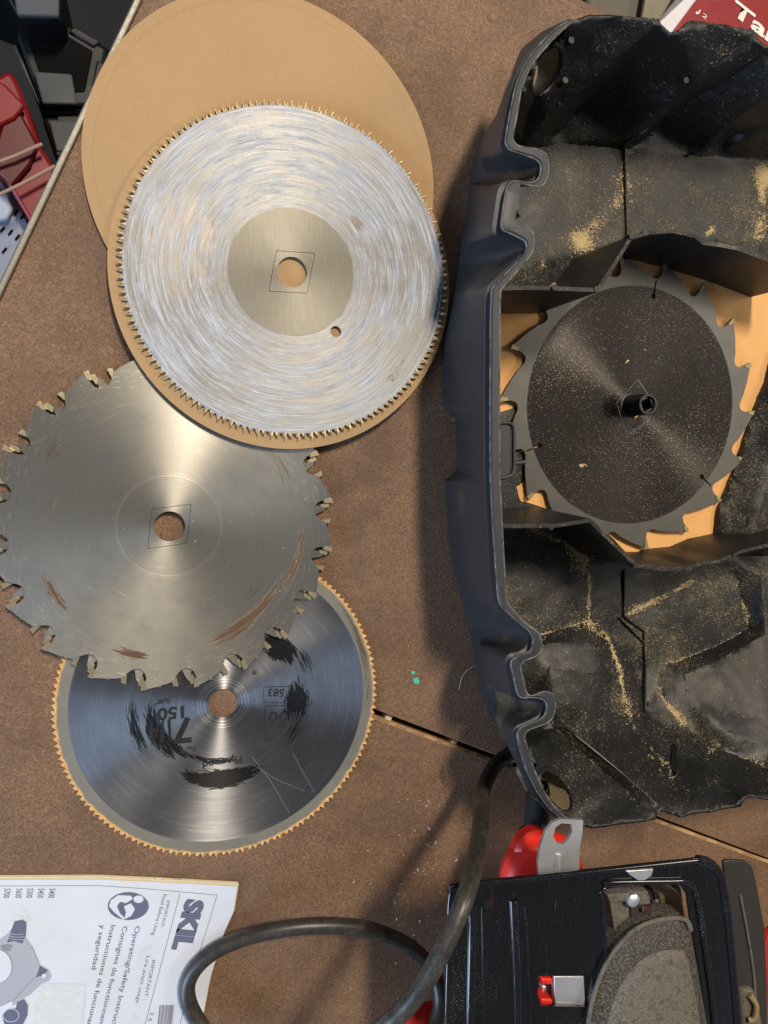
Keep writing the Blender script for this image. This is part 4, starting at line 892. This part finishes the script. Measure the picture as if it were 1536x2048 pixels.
def ell(c, a, b, rot, n=36): return [(c[0] + a * math.cos(t * 2 * math.pi / n) * math.cos(rot) - b * math.sin(t * 2 * math.pi / n) * math.sin(rot), c[1] + a * math.cos(t * 2 * math.pi / n) * math.sin(rot) + b * math.sin(t * 2 * math.pi / n) * math.cos(rot)) for t in range(n)]
patch('pictogram_disc', ell((256.5, 1812), 41, 28, 0), hm, man, MPRINT, .00012)
patch('pictogram_figure', ell((277, 1798), 10, 7.5, 0), hm, man, MPAPER, .0002)
patch('pictogram_figure', [(222, 1800), (236, 1790), (262, 1791), (266, 1797), (252, 1806), (240, 1803), (234, 1812), (240, 1826), (250, 1836), (247, 1839), (228, 1824), (218, 1812)], hm, man, MPAPER, .0002)
patch('pictogram_figure', [(248, 1812), (262, 1806), (270, 1818), (262, 1832), (249, 1838), (252, 1824)], hm, man, MPAPER, .0002)
for i in range(17):
    x = 320 + i * 1.75; wd = random.choice((.0002, .0002, .0004)); stroke('barcode_bar', [(x, 2010), (x - 2 - (4 if i < 0 else 0), 2029), (x - 4, 2048), (x - 6, 2075)], wd, hm, man, MPRINT)
# printed drawing of the tool
patch('drawing_body', [(0, 1878), (14, 1868), (24, 1856), (28, 1842), (50, 1842), (53, 1878), (66, 1896), (76, 1920), (80, 1932), (74, 1950), (50, 1975), (30, 1998), (0, 2012), (-60, 2010), (-60, 1890)], hm, man, MPRINTL, .0001)
patch('drawing_motor_cap', [(24, 1856), (30, 1842), (45, 1839), (53, 1844), (52, 1868), (45, 1887), (28, 1882), (14, 1885), (20, 1868)], hm, man, MPRINT, .00016)
patch('drawing_motor_cap', [(2, 1890), (16, 1888), (26, 1890), (20, 1902), (4, 1900)], hm, man, MPRINTM, .0002)
patch('drawing_disc', ell((-6, 1932), 30, 34, 0), hm, man, MPAPER, .0002)
for k in range(3): stroke('drawing_line', [(18, 1876 - 5 * k), (32, 1879 - 5 * k), (48, 1879 - 6 * k)], .0002, hm, man, MPAPER, .00024)
patch('drawing_handle', [(78, 1930), (98, 1940), (103, 1952), (98, 1962), (84, 1966), (62, 1988), (40, 2000), (26, 2012), (24, 2000), (50, 1975), (74, 1950)], hm, man, MPRINTL, .00018)
patch('drawing_handle', [(80, 1930), (96, 1940), (88, 1950), (72, 1954), (77, 1944)], hm, man, MPRINT, .00024)
patch('drawing_disc', ell((88, 1951), 5, 4, -.6), hm, man, MPAPER, .0003)
patch('drawing_knob', [(34, 2004), (48, 1997), (56, 2010), (55, 2030), (46, 2048), (10, 2052), (4, 2030), (16, 2018), (32, 2016)], hm, man, MPRINT, .00026)
stroke('drawing_line', ell((22, 2030), 16, 13, 0) + [(38, 2030)], .0003, hm, man, MPAPER, .0003)
stroke('drawing_line', [(-6 + 30 * math.cos(a / 20 * 6.28), 1932 + 34 * math.sin(a / 20 * 6.28)) for a in range(21)], .0002, hm, man, MPRINT, .0003)
stroke('drawing_line', [(53, 1878), (66, 1896), (76, 1920), (80, 1932), (74, 1950), (50, 1975), (30, 1998), (0, 2012)], .0002, hm, man, MPRINT, .0003)
stroke('printed_panel_line', [(72, 1966), (172, 1968), (166, 2048), (160, 2150)], .00015, hm, man, MPRINTL)
patch('printed_panel', [(74, 1969), (170, 1970), (158, 2150), (60, 2150)], hm, man, plain('cream_print', (.58, .61, .64), .7), .00006)
for x in (318, 355): tube('staple', [P(x - 8, 1758 - (1 if x > 330 else 1.6), .9), P(x - 6, 1757, 1.9), P(x + 6, 1758, 1.9), P(x + 8, 1759, .9)], .00022, MCHROME, man, 6)

# ------------------------------------------------------------ floor and things beyond the bench
fl = mesh('garage_floor', [(-4, -4, -.78), (4, -4, -.78), (4, 4, -.78), (-4, 4, -.78)], [[0, 1, 2, 3]], plain('dark_concrete', (.006, .006, .007), .8, 0, .3, 4, .3)); tag(fl, kind='structure')
DB = plain('shaded_crate_plastic', (.0025, .003, .0035), .85, 0, .3, 40, 0, Specular_IOR_Level=.12); DG = plain('shaded_grey_panel', (.06, .068, .08), .7, 0, .1, 40)  # crate and panel colours darkened in place of the shade below the bench
MLID = plain('shaded_crate_lid', (.0035, .004, .005), .6, 0, .3, 40)
def crate(px, h, dep, label, panels, sides=(), nm='storage_crate', mat=None, pmat=None):
    c = P(*px[0], h - dep); o = empty(nm, c, label, 'crate' if nm == 'storage_crate' else 'case', 'dark crates stacked below the bench' if nm == 'storage_crate' else None)
    slab('crate_body', [P(*p, h) for p in px], dep / 1000, mat or DB, o, .004)
    q = [P(*p, h) for p in px]; cc = sum(q, Vector()) / len(q)
    slab('lid', [cc + (v - cc) * .90 + Vector((0, 0, .005)) for v in q], .006, MLID, o, .003); slab('lid_recess', [cc + (v - cc) * .66 + Vector((0, 0, .0056)) for v in q], .004, mat or DB, o, .002)
    for a, b in ((0, 1), (1, 2), (2, 3)):
        m_ = q[a].lerp(q[b % len(q)], .5); d = (q[b % len(q)] - q[a]).normalized() * .012; e = (cc - m_).normalized() * .010; slab('latch', [m_ - d + e * .2 + Vector((0, 0, .008)), m_ + d + e * .2 + Vector((0, 0, .008)), m_ + d + e + Vector((0, 0, .008)), m_ - d + e + Vector((0, 0, .008))], .010, MLID, o, .0015)
    for pl in panels: slab('label_panel', [P(*p, h + 10) for p in pl], .006, pmat or DG, o, .0015)
    for pl in sides: slab('side_panel', [P(*p, h + 1) for p in pl], .004, pmat or DG, o, .0015)
    return o
crate([(-80, -60), (122, -60), (128, 46), (40, 46), (14, 0), (-80, -40)], -300, 90, 'dark crate at the top left corner with a grey-white panel at the photo edge', [[(26, -20), (118, -20), (118, 32), (34, 29)]])
crate([(25, 52), (135, 46), (225, 100), (200, 226), (82, 228), (28, 80)], -340, 90, 'dark crate below the bench with a square grey-white panel, middle of the stack', [[(67, 142), (143, 147), (154, 208), (85, 207)]], [[(27, 92), (32, 88), (80, 208), (74, 200)]])
crate([(82, 234), (205, 232), (170, 330), (112, 322)], -330, 90, 'lowest dark crate with a dull grey panel beside the red bag', [[(97, 239), (161, 243), (137, 303), (113, 303)]])
rc = plain('red_tarpaulin', (.20, .005, .007), .42, 0, .35, 14)  # red darkened as well, carrying the shade down there in its colour
rb = empty('red_bag', P(40, 300, -420), 'glossy red folded bag with pale cords on the floor left of the bench', 'bag')
slab('front_panel', [P(*p, -300) for p in ((20, 138), (36, 165), (53, 208), (80, 290), (108, 330), (112, 350), (64, 452), (0, 346), (-60, 300), (-60, 180))], .05, rc, rb, .004)
slab('folded_flap', [P(*p, -292) for p in ((6, 240), (42, 226), (76, 290), (60, 330), (24, 372), (-20, 330))], .006, plain('deep_red_tarpaulin', (.09, .003, .005), .4, 0, .3, 14), rb, .002)
slab('folded_flap', [P(*p, -288) for p in ((-20, 150), (12, 170), (50, 210), (30, 236), (-20, 260))], .006, rc, rb, .002)
CT = plain('cord', (.36, .22, .16), .8)
for a, b in (((-20, 330), (84, 288)), ((-20, 398), (110, 332))): tube('cord', [P(*a, -284), P((a[0] + b[0]) / 2, (a[1] + b[1]) / 2 + 2, -283), P(*b, -284)], .0016, CT, rb, 8)
wb = empty('white_basket', P(20, 470, -450), 'pale perforated plastic basket under the red bag beside the bench edge', 'basket')
WB = plain('pale_plastic', (.22, .25, .32), .5, 0, .1, 20)
slab('basket_wall', [P(*p, -330) for p in ((-60, 340), (0, 352), (24, 384), (64, 452), (30, 520), (0, 590), (-60, 640))], .01, WB, wb, .003)
for x, y in ((31, 424), (44, 432), (57, 440), (20, 464), (34, 474), (46, 484), (4, 458), (8, 500)): slab('vent_slot', [P(x + 3, y - 6, -327.5), P(x + 6, y - 4, -327.5), P(x - 2, y + 6, -327.5), P(x - 5, y + 4, -327.5)], .003, DB, wb)
slab('basket_rim', [P(*p, -322) for p in ((-60, 380), (16, 385), (26, 415), (16, 440), (-60, 450))], .006, plain('bluish_plastic', (.36, .42, .50), .5), wb, .002)
# red box beyond the top right of the bench
rbx = empty('red_box', P(1450, 40, -130), 'red carton with white lettering lying beyond the upper right edge of the bench', 'box')
slab('box_body', [P(*p, -28) for p in ((1326, 62), (1402, -14), (1480, -90), (1800, -60), (1800, 400), (1330, 200), (1315, 90))], .06, MREDD, rbx, .001)
slab('white_edge', [P(*p, -27) for p in ((1300, 62), (1326, 90), (1396, -4), (1470, -90), (1440, -90), (1366, 0))], .03, plain('white_carton', (.60, .60, .66), .6), rbx, .001)
lettering('r Tan', (1420, -8), (1556, 98), (1438, -28), -27.6, rbx, MWHITE, .03); lettering('12', (1396, 26), (1412, 40), (1401, 20), -27.6, rbx, MWHITE, .0); patch('bullet_dot', ell((1394, 26), 3, 3, 0, 12), -27.6, rbx, MWHITE)
gb = empty('grey_carton', P(1250, 10, -200), 'dull olive-grey carton beyond the bench corner left of the red box', 'box')
slab('box_body', [P(*p, -60) for p in ((1150, -60), (1340, -60), (1310, 50), (1240, 100), (1190, 40))], .05, plain('dull_carton', (.10, .09, .07), .7, 0, .3, 20), gb, .002)
slab('box_flap', [P(*p, -50) for p in ((1296, -30), (1360, -30), (1320, 40), (1280, 60))], .004, plain('olive_carton', (.20, .18, .13), .7), gb, .001)
